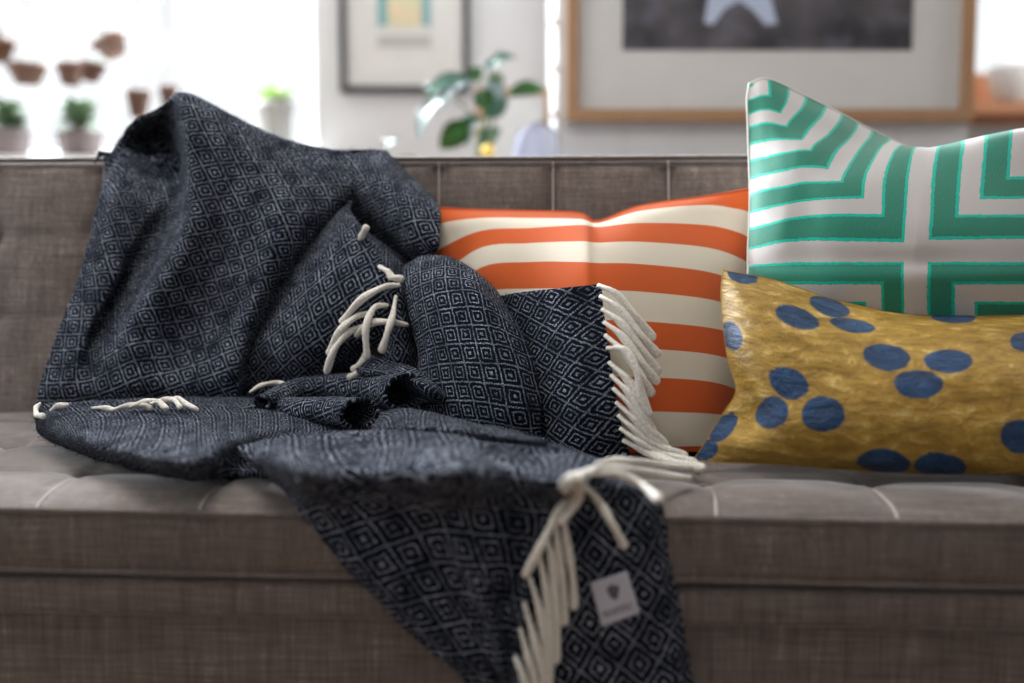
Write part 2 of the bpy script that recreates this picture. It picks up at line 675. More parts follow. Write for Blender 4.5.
# backrest: tufted front, rounded top, flat back - one closed shell
def build_back():
    xs = sorted(set([round(v, 4) for v in np.arange(SX0, SX1 + 0.001, 0.012)] + [round(s + d, 4) for s in SEAMX for d in (-0.004, 0, 0.004) if SX0 < s < SX1]))
    prof = [(None, z) for z in np.linspace(0.40, BTOP - 0.012, 46)]
    rows = []
    for x in xs:
        col = []
        ds = dseam(x)
        for _, z in prof:
            y = back_y(z)
            dz = min(abs(z - r) for r in ROWZ)
            groove = 0.0055 * math.exp(-(ds / 0.010) ** 2) * (1.0)
            groove += 0.0025 * math.exp(-(dz / 0.007) ** 2)
            tuft = 0.013 * math.exp(-((ds * ds + dz * dz) / 0.022 ** 2))
            puff = -0.008 * (1 - math.exp(-(ds / 0.04) ** 2))
            if z > BTOP - 0.05:
                puff *= max(0.0, (BTOP - z) / 0.05)
            wr = 0.0012 * math.sin(x * 61 + z * 9) * math.sin(z * 47 + x * 5)
            col.append((x, y + groove + tuft + puff + wr, z))
        yt = back_y(BTOP)
        for a in np.linspace(0.2, math.pi / 2, 4):
            col.append((x, yt + 0.014 * (1 - math.cos(a)), BTOP - 0.014 + 0.014 * math.sin(a)))
        for yy in (yt + 0.06, yt + 0.11):
            col.append((x, yy, BTOP + 0.001))
        for a in np.linspace(0.2, math.pi / 2, 4):
            col.append((x, yt + 0.12 + 0.02 * math.sin(a), BTOP - 0.02 * (1 - math.cos(a))))
        col.append((x, 0.16, 0.18))
        col.append((x, 0.0, 0.18))
        rows.append(col)
    A = np.array(rows)
    bm = bmesh.new()
    nr, nc = A.shape[:2]
    vs = [[bm.verts.new(A[i, j]) for j in range(nc)] for i in range(nr)]
    for i in range(nr - 1):
        for j in range(nc):
            k = (j + 1) % nc
            bm.faces.new((vs[i][j], vs[i + 1][j], vs[i + 1][k], vs[i][k]))
    bm.faces.new(vs[0]); bm.faces.new(vs[-1][::-1])
    return from_bm('backrest', bm, M['linen'], sofa)


backrest = build_back()
b = bmesh.new()
tube(b, [(SX0, back_y(BTOP) - 0.001, BTOP + 0.001), (-0.6, back_y(BTOP) - 0.002, BTOP + 0.002), (0, back_y(BTOP) - 0.001, BTOP + 0.001), (0.6, back_y(BTOP) - 0.002, BTOP + 0.002), (SX1, back_y(BTOP), BTOP)], 0.0042, 8, 8)
pp = from_bm('piping', b, M['piping'], backrest)
pp['label'] = 'darker piping along the top edge'
for s in SEAMX:
    if not (SX0 + 0.05 < s < SX1 - 0.05):
        continue
    b = bmesh.new()
    tube(b, [(s + 0.001 * math.sin(z * 60), back_y(z) + 0.003, z) for z in np.linspace(0.46, BTOP - 0.004, 7)], 0.0016, 6, 4)
    from_bm('seam', b, M['seam'], backrest)
for s in SEAMX:
    if not (SX0 + 0.05 < s < SX1 - 0.05):
        continue
    for z in ROWZ[1:] + ROWZ[:1]:
        b = bmesh.new()
        bmesh.ops.create_uvsphere(b, u_segments=16, v_segments=10, radius=0.0105)
        bmesh.ops.scale(b, vec=(1, 0.55, 1), verts=b.verts)
        bmesh.ops.translate(b, vec=(s, back_y(z) + 0.007, z), verts=b.verts)
        from_bm('button', b, M['linen'], backrest)


# seat cushion
ZF = 0.431     # front welt height
YFR = -0.552   # front plane
ZB = 0.366     # bottom of cushion


def seat_z(x, y):
    ds = dseam(x + 0.0)
    dy = min(abs(y - r) for r in ROWY)
    z = SEAT
    z += 0.006 * (1 - math.exp(-(ds / 0.05) ** 2)) * (1 - math.exp(-(dy / 0.05) ** 2)) - 0.004
    z -= 0.004 * math.exp(-(ds / 0.006) ** 2)
    if y > -0.47:
        z -= 0.004 * math.exp(-(dy / 0.006) ** 2)
    z -= 0.008 * math.exp(-(ds * ds + dy * dy) / 0.022 ** 2)
    z += 0.0014 * math.sin(x * 23 + 4 * math.sin(y * 14)) * math.sin(y * 31 + x * 7)
    if y < -0.47:
        t = (-0.47 - y) / (-0.47 - YFR)
        z = z * (1 - t ** 2.2) + (ZF + 0.002) * t ** 2.2
    return z


def build_seat():
    xs = np.arange(SX0, SX1 + 0.001, 0.0085)
    ys = np.concatenate([np.linspace(0.012, -0.46, 60), np.linspace(-0.468, YFR, 14)])
    rows = []
    for x in xs:
        col = [(x, y, seat_z(x, y)) for y in ys]
        col.append((x, YFR - 0.003, ZF - 0.002))
        for z in np.linspace(ZF - 0.006, ZB + 0.004, 8):
            u = (z - ZB) / (ZF - ZB)
            col.append((x, YFR - 0.004 - 0.004 * math.sin(math.pi * u) + 0.0010 * math.sin(x * 40 + z * 60), z))
        col.append((x, YFR + 0.004, ZB))
        col.append((x, 0.012, ZB))
        rows.append(col)
    A = np.array(rows)
    bm = bmesh.new()
    nr, nc = A.shape[:2]
    vs = [[bm.verts.new(A[i, j]) for j in range(nc)] for i in range(nr)]
    for i in range(nr - 1):
        for j in range(nc):
            k = (j + 1) % nc
            bm.faces.new((vs[i][j], vs[i][k], vs[i + 1][k], vs[i + 1][j]))
    bm.faces.new(vs[0][::-1]); bm.faces.new(vs[-1])
    return from_bm('seat_cushion', bm, M['linen'], sofa)


seat = build_seat()
for z, r, nm in ((ZF, 0.0036, 'piping'), (ZB + 0.002, 0.003, 'piping')):
    b = bmesh.new()
    tube(b, [(x, YFR - 0.0045, z + 0.0012 * math.sin(x * 9)) for x in np.linspace(SX0, SX1, 15)], r, 8, 5)
    from_bm(nm, b, M['linen'], seat)
for s in SEAMX:
    if not (SX0 + 0.05 < s < SX1 - 0.05):
        continue
    b = bmesh.new()
    tube(b, [(s + 0.004 * math.sin((y + 0.5) * 30 + s * 5), y, seat_z(s, y) + 0.0004) for y in np.linspace(-0.435, YFR + 0.001, 8)], 0.0019, 6, 3)
    from_bm('seam', b, M['seam'], seat)
    b = bmesh.new()
    bmesh.ops.create_uvsphere(b, u_segments=14, v_segments=8, radius=0.0105)
    bmesh.ops.scale(b, vec=(1, 1, 0.5), verts=b.verts)
    bmesh.ops.translate(b, vec=(s, ROWY[2], SEAT - 0.016), verts=b.verts)
    from_bm('button', b, M['linen'], seat)
# rail under the cushion, recessed apron, arms and legs
rbx('front_rail', SX0, SX1, YFR - 0.003, 0.10, 0.320, ZB - 0.0065, M['linen'], sofa, 0.008)
rbx('apron', SX0, SX1, YFR + 0.022, 0.10, 0.15, 0.3195, M['linen'], sofa, 0.006)
for a0, a1 in ((SX0 - 0.16, SX0 + 0.001), (SX1 - 0.001, SX1 + 0.16)):
    rbx('arm', a0, a1, YFR - 0.01, 0.18, 0.15, 0.66, M['linen'], sofa, 0.025, 4)
for lx in (SX0 - 0.08, SX1 + 0.08):
    for ly in (YFR + 0.06, 0.08):
        b = bmesh.new()
        lathe('', [(0.016, 0.0), (0.028, 0.151)], None, bm=b, loc=(lx, ly, 0), n=16)
        from_bm('leg', b, M['wood_leg'], sofa)
sofa.location = PIV
sofa.rotation_euler = (0, 0, YAW)


# ------------------------------------------------------------------ cushions
def cushion(name, label, ctrl, uvc, mat, thick, nr=70, nc=80, wr=0.0, post=None, back_shift=(0, 1, 0), backmat=None, seed=1, cord=.0016):
    """ctrl: rows x cols of sofa-frame points for the front; uvc: same grid of cloth coordinates"""
    ctrl = np.array([[list(p) for p in r] for r in ctrl])
    uvc = np.array(uvc, float)
    Pn = grid_interp(ctrl, nr, nc)
    UV = grid_interp(uvc, nr, nc)
    s = np.linspace(0, 1, nr)[:, None]
    t = np.linspace(0, 1, nc)[None, :]
    # Coons patch of the outline for the back
    top, bot, lef, rig = Pn[0], Pn[-1], Pn[:, 0], Pn[:, -1]
    S_, T_ = s[..., None], t[..., None]
    co = (1 - S_) * top[None] + S_ * bot[None] + (1 - T_) * lef[:, None] + T_ * rig[:, None]
    co -= (1 - S_) * (1 - T_) * top[0] + (1 - S_) * T_ * top[-1] + S_ * (1 - T_) * bot[0] + S_ * T_ * bot[-1]
    bulge = (np.sin(np.pi * s) ** 0.55) * (np.sin(np.pi * t) ** 0.55)
    fit = 1 - 0.06 * bulge
    back = co + bulge[..., None] * thick * np.array(back_shift)[None, None]
    if wr:
        # soft creases, strongest near the seams
        edge = 1 - np.minimum(np.minimum(s, 1 - s), np.minimum(t, 1 - t)) * 2
        ph = np.random.default_rng(seed).uniform(0, 6.28, 6)
        n = (np.sin(UVn(UV, 0) * 9 + ph[0] + 2 * np.sin(UVn(UV, 1) * 4 + ph[1])) * np.sin(UVn(UV, 1) * 13 + ph[2]) + 0.6 * np.sin(UVn(UV, 0) * 21 + UVn(UV, 1) * 17 + ph[3]))
        inner = np.minimum(1, 8 * np.minimum(np.minimum(s, 1 - s), np.minimum(t, 1 - t)))
        Pn = Pn + (wr * n * (0.35 + 0.65 * edge ** 2) * inner)[..., None] * np.array([0, -1, 0])
    for A_ in (Pn, back):
        lim = BACKLEAN * (A_[..., 2] - SEAT) - 0.012
        A_[..., 1] = np.where(A_[..., 2] < BTOP + .006, np.minimum(A_[..., 1], lim), A_[..., 1])
        A_[..., 2] = np.maximum(A_[..., 2], SEAT + 0.0025)
    base = Vector(((Pn[-1, :, 0]).mean(), (Pn[-1, :, 1]).mean(), min(Pn[..., 2].min(), back[..., 2].min())))
    root, base = sofa_thing(name, label, 'cushion', base, 'cushions on the sofa')
    bm = bmesh.new()
    lay = bm.loops.layers.uv.new('UVMap')
    fv = [[bm.verts.new(Vector(Pn[i, j]) - base) for j in range(nc)] for i in range(nr)]
    bv = [[fv[i][j] if i in (0, nr - 1) or j in (0, nc - 1) else bm.verts.new(Vector(back[i, j]) - base) for j in range(nc)] for i in range(nr)]
    for i in range(nr - 1):
        for j in range(nc - 1):
            idx = [(i, j), (i + 1, j), (i + 1, j + 1), (i, j + 1)]
            f = bm.faces.new([fv[a][c] for a, c in idx])
            for lp, (a, c) in zip(f.loops, idx):
                lp[lay].uv = UV[a, c]
            try:
                f2 = bm.faces.new([bv[a][c] for a, c in idx[::-1]])
                f2.material_index = 1 if backmat else 0
                for lp, (a, c) in zip(f2.loops, idx[::-1]):
                    lp[lay].uv = UV[a, c]
            except ValueError:
                pass
    o = from_bm('cover', bm, mat, root)
    if backmat:
        o.data.materials.append(backmat)
    # seam cord round the outline
    ring = list(Pn[0]) + list(Pn[1:, -1]) + list(Pn[-1, ::-1][1:]) + list(Pn[::-1, 0][1:])
    ring = [Vector(p) - base for p in ring[::4]] + [Vector(ring[-1]) - base]
    b = bmesh.new()
    tube(b, ring, cord, 6, 2, False)
    from_bm('seam', b, backmat or mat, root)
    return root, Pn, UV


def UVn(UV, k):
    a = UV[..., k]
    return (a - a.min()) / (a.max() - a.min() + 1e-9)


# --- orange striped cushion (v counts stripes down from the top seam)
vv = [0, 1, 2, 4, 6, 8, 10, 10.7]
xo = [418, 438, 480, 530, 580, 598, 640, 703, 738, 752]
yo = [[207, 236, 264, 322, 368, 405, 436, 450],
      [208, 224, 250, 305, 352, 396, 434, 454],
      [210, 218, 231, 268, 322, 374, 428, 458],
      [211, 218, 228, 262, 318, 372, 432, 460],
      [213, 219, 225, 262, 319, 375, 440, 462],
      [221, 223, 227, 263, 320, 376, 443, 462],
      [206, 211, 223, 264, 321, 377, 446, 462],
      [197, 205, 225, 272, 328, 382, 446, 460],
      [191, 209, 233, 286, 339, 395, 446, 458],
      [188, 213, 242, 300, 353, 406, 445, 456]]
so = [[-.04, -.05, -.06, -.08, -.10, -.12, -.15, -.17],
      [-.04, -.06, -.07, -.09, -.12, -.14, -.17, -.19],
      [-.035, -.07, -.09, -.12, -.15, -.18, -.215, -.23],
      [-.03, -.085, -.12, -.165, -.20, -.225, -.25, -.26],
      [-.03, -.085, -.14, -.225, -.275, -.305, -.32, -.30],
      [-.02, -.075, -.135, -.225, -.28, -.31, -.325, -.305],
      [-.03, -.08, -.125, -.21, -.265, -.30, -.32, -.305],
      [-.04, -.065, -.095, -.165, -.22, -.26, -.29, -.29],
      [-.05, -.065, -.08, -.125, -.17, -.21, -.255, -.27],
      [-.055, -.062, -.07, -.10, -.14, -.18, -.235, -.26]]
uo = [0, 0.5, 1.7, 3.1, 4.5, 5.0, 6.2, 8.2, 9.7, 10.7]
xsh = [0, 0, 2, 6, 8, 9, 8, 2]
ctrl = [[P(xo[c] + (xsh[r] if c > 6 else 0), yo[c][r], so[c][r]) for c in range(len(xo))] for r in range(len(vv))]
uvc = [[(uo[c], vv[r] - 0.5) for c in range(len(xo))] for r in range(len(vv))]
cushion('throw_cushion', 'orange and cream horizontally striped square cushion leaning behind the dark throw', ctrl, uvc, M['stripes'], 0.05, wr=0.0026, seed=3, nr=90, nc=110)

# --- green key-pattern cushion
us = [-5.4, -4.85, -3.85, -2.85, -1.85, -.27, .27, 1.85, 3.2, 4.4, 5.4]
vs_ = [5.4, 4.85, 3.85, 2.85, 1.85, .85, .27, -.27, -.85, -2.3, -3.9, -5.4]
G = {}
# (px,py,sy) columns for u, rows for v
gcols = [
    [(749, 84, -.03), (747, 100, -.05), (748, 127, -.07), (749, 160, -.09), (750, 195, -.12), (749, 228, -.14), (748, 250, -.155), (748, 266, -.165), (750, 284, -.18), (754, 342, -.20), (758, 390, -.22), (756, 440, -.23)],
    [(757, 76, -.035), (767, 92, -.06), (766, 122, -.09), (764, 157, -.12), (762, 190, -.155), (760, 226, -.175), (758, 248, -.185), (758, 264, -.195), (760, 284, -.205), (764, 342, -.225), (768, 390, -.24), (766, 444, -.235)],
    [(790, 86, -.03), (794, 106, -.065), (786, 127, -.10), (786, 152, -.145), (784, 186, -.18), (782, 220, -.205), (780, 243, -.215), (780, 263, -.22), (782, 284, -.23), (786, 342, -.25), (790, 390, -.255), (788, 446, -.24)],
    [(832, 104, -.03), (829, 121, -.065), (816, 136, -.10), (810, 150, -.15), (806, 182, -.19), (806, 216, -.215), (806, 241, -.23), (806, 262, -.235), (810, 284, -.25), (812, 342, -.265), (816, 390, -.27), (816, 448, -.24)],
    [(872, 130, -.02), (866, 137, -.055), (856, 152, -.09), (846, 164, -.14), (841, 181, -.20), (841, 214, -.235), (841, 241, -.25), (842, 262, -.255), (844, 284, -.265), (846, 342, -.28), (850, 390, -.28), (852, 450, -.24)],
    [(922, 158, .015), (920, 151, -.02), (916, 149, -.07), (912, 152, -.13), (909, 177, -.19), (906, 215, -.24), (904, 242, -.26), (904, 262, -.265), (904, 284, -.275), (906, 342, -.29), (910, 390, -.285), (912, 452, -.24)],
    [(942, 156, .015), (941, 148, -.02), (939, 146, -.07), (936, 150, -.13), (932, 177, -.19), (930, 215, -.24), (928, 240, -.26), (928, 262, -.265), (927, 284, -.275), (928, 342, -.29), (932, 390, -.285), (934, 452, -.24)],
    [(1014, 136, .0), (1014, 131, -.035), (1013, 130, -.08), (1012, 136, -.13), (1009, 177, -.185), (1006, 215, -.23), (1004, 239, -.25), (1003, 262, -.26), (1002, 284, -.27), (1002, 342, -.28), (1004, 390, -.28), (1004, 452, -.235)],
    [(1070, 120, -.01), (1072, 119, -.04), (1072, 126, -.08), (1070, 142, -.12), (1068, 176, -.165), (1066, 215, -.205), (1064, 238, -.225), (1063, 262, -.235), (1062, 284, -.245), (1062, 342, -.255), (1062, 390, -.26), (1062, 450, -.225)],
    [(1108, 106, -.03), (1112, 112, -.05), (1113, 126, -.075), (1112, 146, -.105), (1110, 178, -.135), (1108, 215, -.165), (1106, 237, -.18), (1105, 262, -.195), (1104, 284, -.205), (1104, 342, -.22), (1104, 390, -.235), (1106, 448, -.22)],
    [(1132, 92, -.04), (1134, 108, -.055), (1132, 128, -.065), (1131, 150, -.08), (1129, 180, -.10), (1127, 213, -.12), (1126, 237, -.13), (1126, 262, -.14), (1126, 284, -.155), (1126, 342, -.18), (1128, 390, -.20), (1130, 444, -.22)],
]
# the stepped bands climb obliquely to the raised corner; the hidden foot tucks in behind its neighbours
for q_, gc in enumerate(gcols):
    for r_ in (9, 10, 11):
        gc[r_] = (gc[r_][0] + (16 if q_ == 0 else 8 if q_ == 1 else 0), gc[r_][1], gc[r_][2] + (.035, .06, .05)[r_ - 9])
gcols[1][:2] = [(768, 79, -0.035), (769, 95, -0.06)]
gcols[2][:3] = [(806, 96, -0.03), (801, 108, -0.065), (786, 126, -0.1)]
gcols[3][:4] = [(842, 114, -0.03), (838, 122, -0.065), (828, 134, -0.1), (810, 150, -0.15)]
gcols[4][:5] = [(872, 130, -0.02), (869, 137, -0.055), (863, 144, -0.09), (854, 157, -0.14), (841, 181, -0.2)]
gcols[5][:4] = [(924, 154, 0.015), (922, 149, -0.02), (919, 147, -0.07), (914, 152, -0.13)]
ctrl = [[P(*gcols[c][r]) for c in range(len(us))] for r in range(len(vs_))]
uvc = [[(us[c], vs_[r]) for c in range(len(us))] for r in range(len(vs_))]
cushion('throw_cushion', 'green and off-white square cushion with stepped key pattern, one corner standing above the sofa back', ctrl, uvc, M['green'], 0.07, wr=0.0022, nr=130, nc=130, backmat=M['white_cloth'], seed=5)

# --- gold velvet lumbar cushion
gold_cols = [
    [(723, 270, -.29), (721, 292, -.305), (723, 325, -.325), (728, 360, -.345), (736, 390, -.365), (724, 412, -.375), (709, 436, -.385), (694, 460, -.385)],
    [(737, 273, -.295), (742, 295, -.335), (745, 328, -.365), (749, 362, -.385), (756, 392, -.40), (746, 416, -.385), (729, 442, -.405), (716, 462, -.395)],
    [(775, 280, -.285), (780, 302, -.345), (784, 335, -.385), (786, 368, -.41), (788, 398, -.42), (782, 425, -.43), (775, 450, -.425), (768, 464, -.405)],
    [(835, 300, -.27), (838, 318, -.34), (842, 345, -.395), (844, 376, -.425), (844, 404, -.44), (842, 430, -.445), (840, 455, -.435), (838, 469, -.41)],
    [(900, 312, -.26), (902, 326, -.335), (904, 352, -.40), (906, 380, -.435), (906, 408, -.45), (906, 434, -.455), (906, 460, -.44), (906, 475, -.415)],
    [(965, 315, -.26), (966, 328, -.33), (966, 352, -.395), (968, 380, -.435), (970, 408, -.45), (970, 436, -.455), (970, 464, -.44), (970, 479, -.415)],
    [(1030, 315, -.26), (1030, 330, -.32), (1030, 354, -.38), (1032, 380, -.42), (1034, 408, -.44), (1036, 438, -.445), (1036, 466, -.435), (1036, 481, -.41)],
    [(1090, 312, -.27), (1092, 330, -.31), (1094, 354, -.35), (1096, 380, -.385), (1098, 408, -.405), (1100, 440, -.42), (1100, 466, -.415), (1100, 481, -.40)],
    [(1130, 304, -.28), (1128, 328, -.29), (1126, 354, -.31), (1126, 380, -.33), (1128, 410, -.35), (1132, 440, -.37), (1136, 464, -.385), (1142, 482, -.385)],
]
ctrl = [[P(*gold_cols[c][r]) for c in range(len(gold_cols))] for r in range(8)]
ca = np.array([[list(p) for p in r] for r in ctrl])


def arc_uv(ca):
    """mean-arclength cloth coordinates of a control grid (metres)"""
    du = np.linalg.norm(np.diff(ca, axis=1), axis=2).mean(0)
    dv = np.linalg.norm(np.diff(ca, axis=0), axis=2).mean(1)
    u = np.concatenate([[0], np.cumsum(du)])
    v = np.concatenate([[0], np.cumsum(dv)])
    return np.stack(np.meshgrid(u, -v), axis=-1)


uvg = arc_uv(ca)
Pg = grid_interp(ca, 140, 220)
Ug = grid_interp(uvg, 140, 220)


def proj(Pn):
    wv = np.einsum('ij,rcj->rci', np.array(RZ), Pn) + np.array(PIV) - np.array(CAMV)
    f = np.array([0, math.cos(PITCH), -math.sin(PITCH)])
    u = np.array([0, math.sin(PITCH), math.cos(PITCH)])
    d = wv @ f
    return np.stack([512 + F * wv[..., 0] / d, 341.5 - F * (wv @ u) / d], -1)


pg = proj(Pg)
dots = []
for (px, py, rx, ry) in [(797, 317, 22, 11), (829, 307, 20, 9), (852, 325, 22, 7), (888, 357, 24, 13), (948, 361, 24, 12), (919, 384, 25, 14), (788, 383, 20, 16),
                         (771, 413, 15, 16), (822, 413, 22, 18), (953, 318, 22, 5), (731, 335, 6, 15), (740, 276, 16, 8), (722, 428, 10, 15), (705, 452, 10, 11),
                         (883, 463, 27, 11), (941, 467, 27, 11), (1020, 437, 20, 17), (1024, 341, 14, 10), (1070, 372, 22, 13), (1046, 395, 22, 13), (1085, 440, 18, 14)]:
    e = (pg[..., 0] - px) ** 2 + (pg[..., 1] - py) ** 2
    i, j = np.unravel_index(e.argmin(), e.shape)
    i0, i1, j0, j1 = max(i - 2, 0), min(i + 2, 139), max(j - 2, 0), min(j + 2, 219)
    sxu = (Ug[i, j1, 0] - Ug[i, j0, 0]) / max(1e-6, pg[i, j1, 0] - pg[i, j0, 0])
    syv = (Ug[i0, j, 1] - Ug[i1, j, 1]) / max(1.0, pg[i1, j, 1] - pg[i0, j, 1])
    dots.append((Ug[i, j, 0], Ug[i, j, 1], min(0.034, max(0.016, rx * sxu)), min(0.032, max(0.014, ry * syv))))
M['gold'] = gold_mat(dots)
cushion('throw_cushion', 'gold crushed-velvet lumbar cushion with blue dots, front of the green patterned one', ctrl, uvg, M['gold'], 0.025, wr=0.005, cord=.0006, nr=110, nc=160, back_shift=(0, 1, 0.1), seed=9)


# ------------------------------------------------------------------ the throw
def relax_uv(Pn, ctrl, rot=0.0, iters=1200):
    """flatten a cloth grid with edge lengths kept (mass-spring), coarse grid then upsampled"""
    nr, nc = Pn.shape[:2]
    mr, mc = min(nr, 34), min(nc, 34)
    Q = grid_interp(ctrl, mr, mc)
    U = arc_uv(Q).astype(float)
    U[..., 1] *= 1
    pairs = []
    idx = np.arange(mr * mc).reshape(mr, mc)
    pairs += [(idx[:, :-1].ravel(), idx[:, 1:].ravel()), (idx[:-1].ravel(), idx[1:].ravel()),
              (idx[:-1, :-1].ravel(), idx[1:, 1:].ravel()), (idx[1:, :-1].ravel(), idx[:-1, 1:].ravel())]
    A = np.concatenate([p[0] for p in pairs])
    B = np.concatenate([p[1] for p in pairs])
    q = Q.reshape(-1, 3)
    L = np.linalg.norm(q[A] - q[B], axis=1)
    u = U.reshape(-1, 2).copy()
    deg = np.bincount(A, minlength=len(u)) + np.bincount(B, minlength=len(u))
    for _ in range(iters):
        d = u[A] - u[B]
        l = np.linalg.norm(d, axis=1) + 1e-9
        c = d * ((l - L) / l)[:, None] * 0.5
        g = np.stack([np.bincount(B, c[:, k], len(u)) - np.bincount(A, c[:, k], len(u)) for k in (0, 1)], 1)
        u += g / deg[:, None] * 1.15
        if _ % 25 == 24 and _ < iters - 100:
            G_ = u.reshape(mr, mc, 2)
            S2 = G_.copy()
            S2[1:-1] += 0.15 * (G_[2:] + G_[:-2] - 2 * G_[1:-1])
            S2[:, 1:-1] += 0.15 * (G_[:, 2:] + G_[:, :-2] - 2 * G_[:, 1:-1])
            u = S2.reshape(-1, 2)
    u -= u.mean(0)
    cs, sn = math.cos(rot), math.sin(rot)
    u = u @ np.array([[cs, sn], [-sn, cs]])
    return grid_interp(u.reshape(mr, mc, 2), nr, nc)


def vnoise(Pn, sc, seed):
    r = np.random.default_rng(seed)
    out = 0
    for k in range(7):
        d = r.normal(size=3)
        d /= np.linalg.norm(d)
        out = out + np.sin(Pn @ d * sc * r.uniform(0.6, 1.6) + r.uniform(0, 6.28))
    return out / 7


throw_bm = bmesh.new()
throw_uv = throw_bm.loops.layers.uv.new('UVMap')
throw_root, TB = sofa_thing('throw_blanket', 'navy wool throw with pale diamond weave draped over the sofa back and seat', 'blanket', S(300, 440, 0.0))
fibre_src = []


def cloth(ctrl, rot=0.0, step=0.0055, wr=0.0012, seed=0, th=0.0045, uvoff=(0, 0), keep_off=True, usc=(1, 1)):
    ctrl = np.array([[list(p) for p in r] for r in ctrl])
    lr = np.linalg.norm(np.diff(ctrl, axis=0), axis=2).sum(0).max()
    lc = np.linalg.norm(np.diff(ctrl, axis=1), axis=2).sum(1).max()
    nr, nc = max(12, int(lr / step)), max(12, int(lc / step))
    Pn = grid_interp(ctrl, nr, nc)
    if keep_off:   # never inside the backrest
        lim = BACKLEAN * (Pn[..., 2] - SEAT) - 0.022
        below = Pn[..., 2] < BTOP + 0.010
        Pn[..., 1] = np.where(below, np.minimum(Pn[..., 1], lim), Pn[..., 1])
    gu = np.gradient(Pn, axis=1)
    gv = np.gradient(Pn, axis=0)
    N = np.cross(gu, gv)
    N /= np.linalg.norm(N, axis=2, keepdims=True) + 1e-9
    Pn = Pn + N * (wr * vnoise(Pn, 90, seed) + wr * 0.8 * vnoise(Pn, 210, seed + 1))[..., None]
    UV = relax_uv(Pn, ctrl, math.radians(rot)) * np.array(usc) + np.array(uvoff)
    # N points away from the camera for rows-down, cols-right grids: give the sheet its thickness behind it
    vf = [[throw_bm.verts.new(Vector(Pn[i, j]) - TB) for j in range(nc)] for i in range(nr)]
    vb = [[throw_bm.verts.new(Vector(Pn[i, j] + N[i, j] * th * (1 if True else 0)) - TB) for j in range(nc)] for i in range(nr)]

    def quad(vs, ids):
        f = throw_bm.faces.new(vs)
        for lp, (a, c) in zip(f.loops, ids):
            lp[throw_uv].uv = UV[a, c]
    for i in range(nr - 1):
        for j in range(nc - 1):
            ids = [(i, j), (i + 1, j), (i + 1, j + 1), (i, j + 1)]
            quad([vf[a][c] for a, c in ids], ids)
            quad([vb[a][c] for a, c in ids[::-1]], ids[::-1])
    for i in range(nr - 1):
        for j, fl in ((0, 1), (nc - 1, 0)):
            q = [vf[i][j], vb[i][j], vb[i + 1][j], vf[i + 1][j]]
            quad(q if fl else q[::-1], [(i, j), (i, j), (i + 1, j), (i + 1, j)] if fl else [(i + 1, j), (i + 1, j), (i, j), (i, j)])
    for j in range(nc - 1):
        for i, fl in ((0, 0), (nr - 1, 1)):
            q = [vf[i][j], vb[i][j], vb[i][j + 1], vf[i][j + 1]]
            quad(q if fl else q[::-1], [(i, j), (i, j), (i, j + 1), (i, j + 1)] if fl else [(i, j + 1), (i, j + 1), (i, j), (i, j)])
    fibre_src.append((Pn, N, UV))
    return Pn, N, UV


def Pc(rows):
    """rows of (px,py,sy) -> points; a 4-tuple (px,py,0,h) lies h above the seat"""
    return [[(S(p[0], p[1], p[3]) if len(p) == 4 else P(*p)) for p in r] for r in rows]


def cols(cs):
    return [[cs[c][r] for c in range(len(cs))] for r in range(len(cs[0]))]


# A - main hump over the sofa back, columns fan down from the peak
A_cols = [
    [(118, 168, .12), (112, 150, .075), (104, 176, .03), (97, 205, -.01), (88, 240, -.03), (76, 283, -.05), (61, 322, -.07), (50, 354, -.09), (39, 388, -.11), (37, 407, -.115)],
    [(130, 150, .12), (124, 134, .055), (122, 150, .05), (118, 192, -.02), (110, 235, -.05), (97, 282, -.07), (79, 322, -.085), (66, 354, -.10), (52, 388, -.12), (48, 409, -.12)],
    [(148, 135, .12), (139, 120, .03), (147, 138, .10), (142, 192, .005), (130, 240, -.04), (113, 285, -.07), (91, 325, -.09), (78, 358, -.11), (68, 388, -.125), (66, 410, -.12)],
    [(162, 125, .12), (158, 110, .0), (164, 140, .12), (172, 188, .015), (150, 232, .0), (120, 282, -.02), (95, 330, -.06), (88, 362, -.095), (88, 390, -.12), (92, 411, -.115)],
    [(175, 115, .11), (168, 100, -.01), (177, 142, .05), (183, 182, .0), (170, 228, -.02), (142, 278, -.045), (115, 326, -.08), (107, 362, -.115), (112, 388, -.13), (122, 411, -.12)],
    [(186, 110, .10), (179, 92, -.01), (184, 130, -.045), (189, 172, -.065), (190, 218, -.085), (172, 268, -.10), (142, 318, -.12), (136, 360, -.135), (142, 388, -.14), (152, 410, -.125)],
    [(202, 115, .10), (198, 97, .0), (208, 132, -.045), (217, 174, -.065), (219, 222, -.07), (207, 272, -.065), (186, 322, -.07), (172, 358, -.10), (176, 384, -.125), (184, 408, -.12)],
    [(232, 132, .10), (228, 112, .01), (236, 142, -.035), (246, 180, -.06), (250, 226, -.08), (240, 278, -.09), (222, 324, -.085), (204, 356, -.105), (204, 382, -.13), (210, 406, -.125)],
    [(262, 145, .10), (258, 127, .02), (266, 150, -.02), (274, 182, -.055), (278, 214, -.09), (270, 252, -.11), (256, 294, -.11), (240, 336, -.115), (234, 372, -.135), (236, 400, -.125)],
    [(295, 155, .10), (290, 140, .03), (300, 158, .0), (306, 182, -.035), (302, 212, -.07), (288, 246, -.095), (270, 286, -.10), (252, 332, -.105), (242, 368, -.115), (240, 394, -.115)],
    [(332, 162, .10), (326, 148, .04), (338, 160, .02), (340, 182, -.01), (325, 212, -.04), (303, 246, -.06), (281, 284, -.07), (262, 322, -.08), (249, 362, -.085), (246, 390, -.09)],
    [(366, 166, .11), (362, 151, .05), (372, 164, .035), (364, 186, .02), (342, 214, .0), (316, 248, -.02), (296, 284, -.03), (278, 320, -.04), (264, 360, -.05), (262, 388, -.06)],
]
